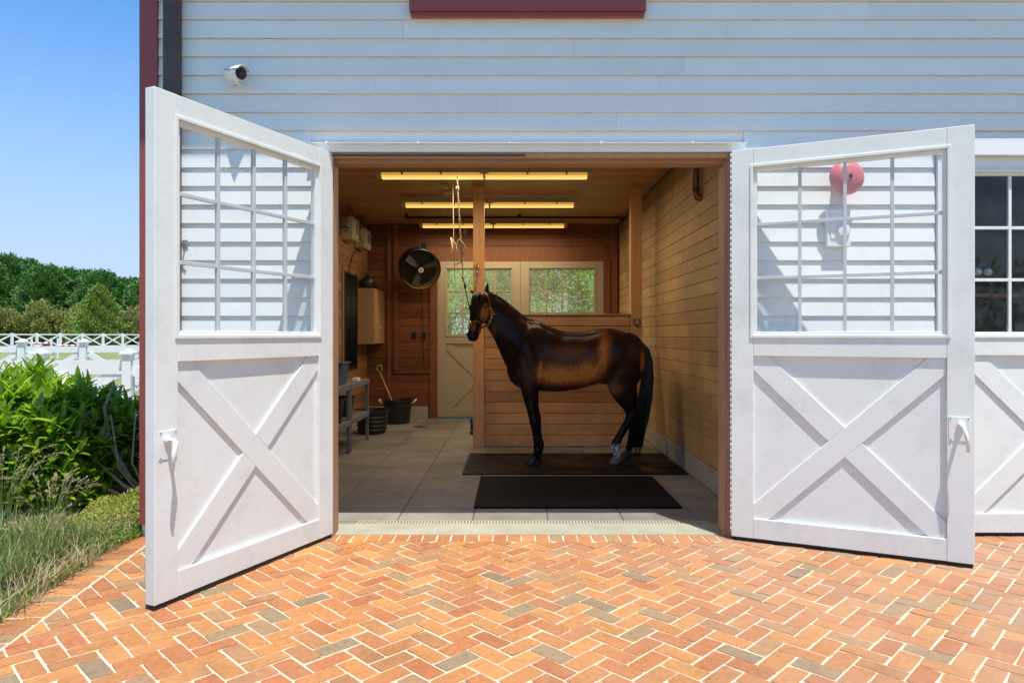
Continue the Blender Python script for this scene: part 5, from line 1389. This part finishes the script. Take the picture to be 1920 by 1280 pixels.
def make_tree(nm, label, cat, loc, R_, Hh, n, sz, mat, shape, seed, group, trunk=True, zbase=0):
    t = thing(nm, label, cat, loc, random.uniform(0,6) if shape == 'column' else 0, group)
    P_ = crown_pts(n, shape, seed); D_ = np.stack([P_[:,0], P_[:,1], np.abs(P_[:,2]-.3)+.2],1)+randdir(n)*.6
    if shape == 'column': Nn = randdir(n)+np.stack([P_[:,0]*1.5,P_[:,1]*1.5,np.full(n,.4)],1)
    else: Nn = randdir(n)+np.array([0,0,.6])
    P_ = P_*np.array([R_,R_,Hh-zbase])+np.array([0,0,zbase]); s_ = NR.uniform(.5,1.4,n)*sz
    o = leafmesh('crown', P_, D_, Nn, s_, s_*.55, mat, parent=t, fold=.05); o['kind'] = 'stuff'; del o['kind']
    m = MB().tube([(0,0,-.1),(.1*R_*.2,0,Hh*.35),(0,.05,Hh*.7)], [Hh*.022,Hh*.015,Hh*.006], 8)
    for k in range(5):
        a = k*1.3+seed; m.tube([(0,0,Hh*(.3+.08*k)), (math.cos(a)*R_*.35, math.sin(a)*R_*.35, Hh*(.42+.09*k)), (math.cos(a)*R_*.65, math.sin(a)*R_*.65, Hh*(.5+.09*k))], [Hh*.009,Hh*.006,Hh*.003], 5)
    m.build('trunk', M['bark'], t, smooth=True, local=True)
    return t
def copy_tree(o, loc, rz, sc, label):
    r = o.copy(); COL.objects.link(r); r.location = loc; r.rotation_euler = (0,0,rz); r.scale = sc; r['label'] = label
    for ch in o.children:
        c = ch.copy(); COL.objects.link(c); c.parent = r
    return r
G = 'dark evergreens behind the paddock'
tops = [(-30,486,'leftmost of the dark evergreens, cut by the left edge'),(12,478,'tall dark evergreen at the far left, second in the row'),(48,486,'dark evergreen third from left in the tall row'),(85,497,'dark evergreen left of the middle of the tall row'),
        (122,503,'dark evergreen in the middle of the tall row'),(158,507,'dark evergreen right of the middle of the tall row'),(190,508,'dark evergreen behind the light green conifer'),(222,522,'dark evergreen where the skyline dips'),(252,522,'dark evergreen just left of the red corner board'),(285,520,'dark evergreen mostly hidden by the barn corner')]
ev = [make_tree('evergreen_tree', tops[k][2], 'tree', (0,0,0), 2.9, 10, 22000, .30, M['fir'], 'column', 20+k, G) for k in range(3)]
for k, (xx, yt, lab) in enumerate(tops):
    d_ = 108 + (k % 3)*4; c = px(xx, yt, d_); Hh = c.z+.2; sc = (random.uniform(.95,1.2)*1.3, random.uniform(1.1,1.3), Hh/10.9)
    if k < 3: o = ev[k]; o.location = (c.x, c.y, 0); o.scale = sc; o.rotation_euler = (0,0,k*2)
    else: copy_tree(ev[k % 3], (c.x, c.y, 0), random.uniform(0,6), sc, lab)
G = 'olive shrubs behind the far fence'
sh_ = [(-5,578,'olive green shrub cut by the left edge of the photo'),(38,575,'low olive shrub second from left'),(84,567,'tallest round olive shrub with pale tips'),(118,575,'olive shrub left of the middle with yellowish top'),(148,575,'olive shrub beside the light green conifer, on its left'),(226,583,'pale olive shrub right of the light green conifer'),(262,578,'olive shrub touching the barn corner')]
ss = [make_tree('olive_shrub', sh_[k][2], 'shrub', (0,0,0), 2.6, 5, 8000, .30, M['olive'], 'round', 40+k, G) for k in range(2)]
for k, (xx, yt, lab) in enumerate(sh_):
    d_ = 99 + (k % 2)*2; c = px(xx, yt, d_); sc = (random.uniform(.85,1.05), 1, c.z/5*1.02)
    if k < 2: o = ss[k]; o.location = (c.x,c.y,0); o.scale = sc
    else: copy_tree(ss[k % 2], (c.x,c.y,0), random.uniform(0,6), sc, lab)
c = px(186,543,96); make_tree('light_conifer', 'light green pointed conifer standing among the olive shrubs', 'tree', (c.x,c.y,0), 3.6, c.z*1.02, 16000, .26, M['lime'], 'cone', 60, None)
# distant wood closing the view, and the bright trees behind the barn
n = 26000; x = NR.uniform(-190,-20,n); z = NR.rand(n)**.8*(9.5+1.2*np.sin(x*.35)+.8*np.sin(x*.9)); P_ = np.stack([x, 118+NR.uniform(-3,3,n), z],1)
o = leafmesh('far_woodland', P_, randdir(n)+np.array([0,0,.6]), randdir(n)+np.array([0,-.8,.4]), NR.uniform(.6,1.5,n)*.8, NR.uniform(.5,1,n)*.6, M['fir']); tagp(o, 'dark far wood behind the row of evergreens', 'woodland', None, 'stuff')
G = 'leafy trees behind the barn'
bt = [(840,22,3.6,6.6,'leafy tree seen through the left panes of the left back door'),(925,24,3.2,8.2,'leafy tree seen behind the middle post'),(1010,23,3.4,7.6,'leafy tree seen through the left panes of the right back door'),(1095,25,3.8,8.2,'leafy tree seen through the right panes of the right back door'),(1180,27,3.8,8,'leafy tree hidden mostly behind the right cedar post')]
l0 = None
for k, (xx, d_, r_, h_, lab) in enumerate(bt):
    c = px(xx, 629, d_+CD)
    if k < 2: l0 = make_tree('leafy_tree', lab, 'tree', (c.x,c.y,0), r_, h_, 24000, .11, M['maple'], 'round', 70+k, G, zbase=.5)
    else: copy_tree(l0, (c.x,c.y,0), k*1.7, (r_/3.2, r_/3.2, h_/8.2), lab)
# white picket fence behind the barn
t = thing('picket_fence', 'low white picket fence glimpsed through the bottom panes of the back door', 'fence', (-2,17,0))
x = -4.5
while x < 3.5:
    MB().prism([(x,.1),(x+.08,.1),(x+.08,1.35),(x+.04,1.42),(x,1.35)], 'y', 17, 17.02).build('picket', M['fence'], t); x += .14
MB().box(-4.6,3.6,17.021,17.06,.4,.48).box(-4.6,3.6,17.021,17.06,1.1,1.18).build('rail', M['fence'], t)
# red-and-white jump poles in the paddock
for k, (xx, y_, d_, lab) in enumerate(((78,632,45,'red and white jump pole in the paddock at the left'), (128,636,44,'red and white jump pole in the paddock nearer the barn'))):
    c = px(xx, y_, d_); t = thing('jump_pole', lab, 'pole', (c.x,c.y,0), group='jump poles in the paddock')
    for q in range(6):
        MB().tube([(c.x-.6+q*.2,c.y,c.z-.4),(c.x-.4+q*.2,c.y,c.z-.4)], .06, 8).build('band', M['bell'] if q % 2 else M['fence'], t)
    MB().box(c.x-.7,c.x-.6,c.y-.05,c.y+.05,0,1.3).box(c.x+.6,c.x+.7,c.y-.05,c.y+.05,0,1.3).build('standard', M['fence'], t)

# the yard behind the viewer, mirrored in the closed panes
t = thing('yard_shed', 'grey gabled shed across the yard, seen mirrored in the closed door panes', 'shed', (6,-34,0))
MB().box(-2,14,-40,-34,0,3.2).build('walls', M['dark_trim'], t); MB().prism([(-40.5,3.2),(-33.5,3.2),(-37,6.2)], 'x', -2.5, 14.5).build('roof', M['brown_metal'], t)
MB().box(1,2.2,-33.99,-33.95,.9,2.2).box(5,6.2,-33.99,-33.95,.9,2.2).build('window', M['fence'], t); MB().box(8.5,10.6,-33.99,-33.94,0,2.4).build('door', M['fence'], t)
n = 9000; x = NR.uniform(-60,70,n); z = NR.rand(n)**.8*(6.5+1.0*np.sin(x*.35)+.9*np.sin(x*.9)); P_ = np.stack([x, -52+NR.uniform(-2,2,n), z],1)
o = leafmesh('yard_woodland', P_, randdir(n)+np.array([0,0,.6]), randdir(n)+np.array([0,.8,.4]), NR.uniform(.6,1.5,n)*.8, NR.uniform(.5,1,n)*.6, M['fir']); tagp(o, 'dark wood behind the yard, only seen as a reflection in the panes', 'woodland', None, 'stuff')
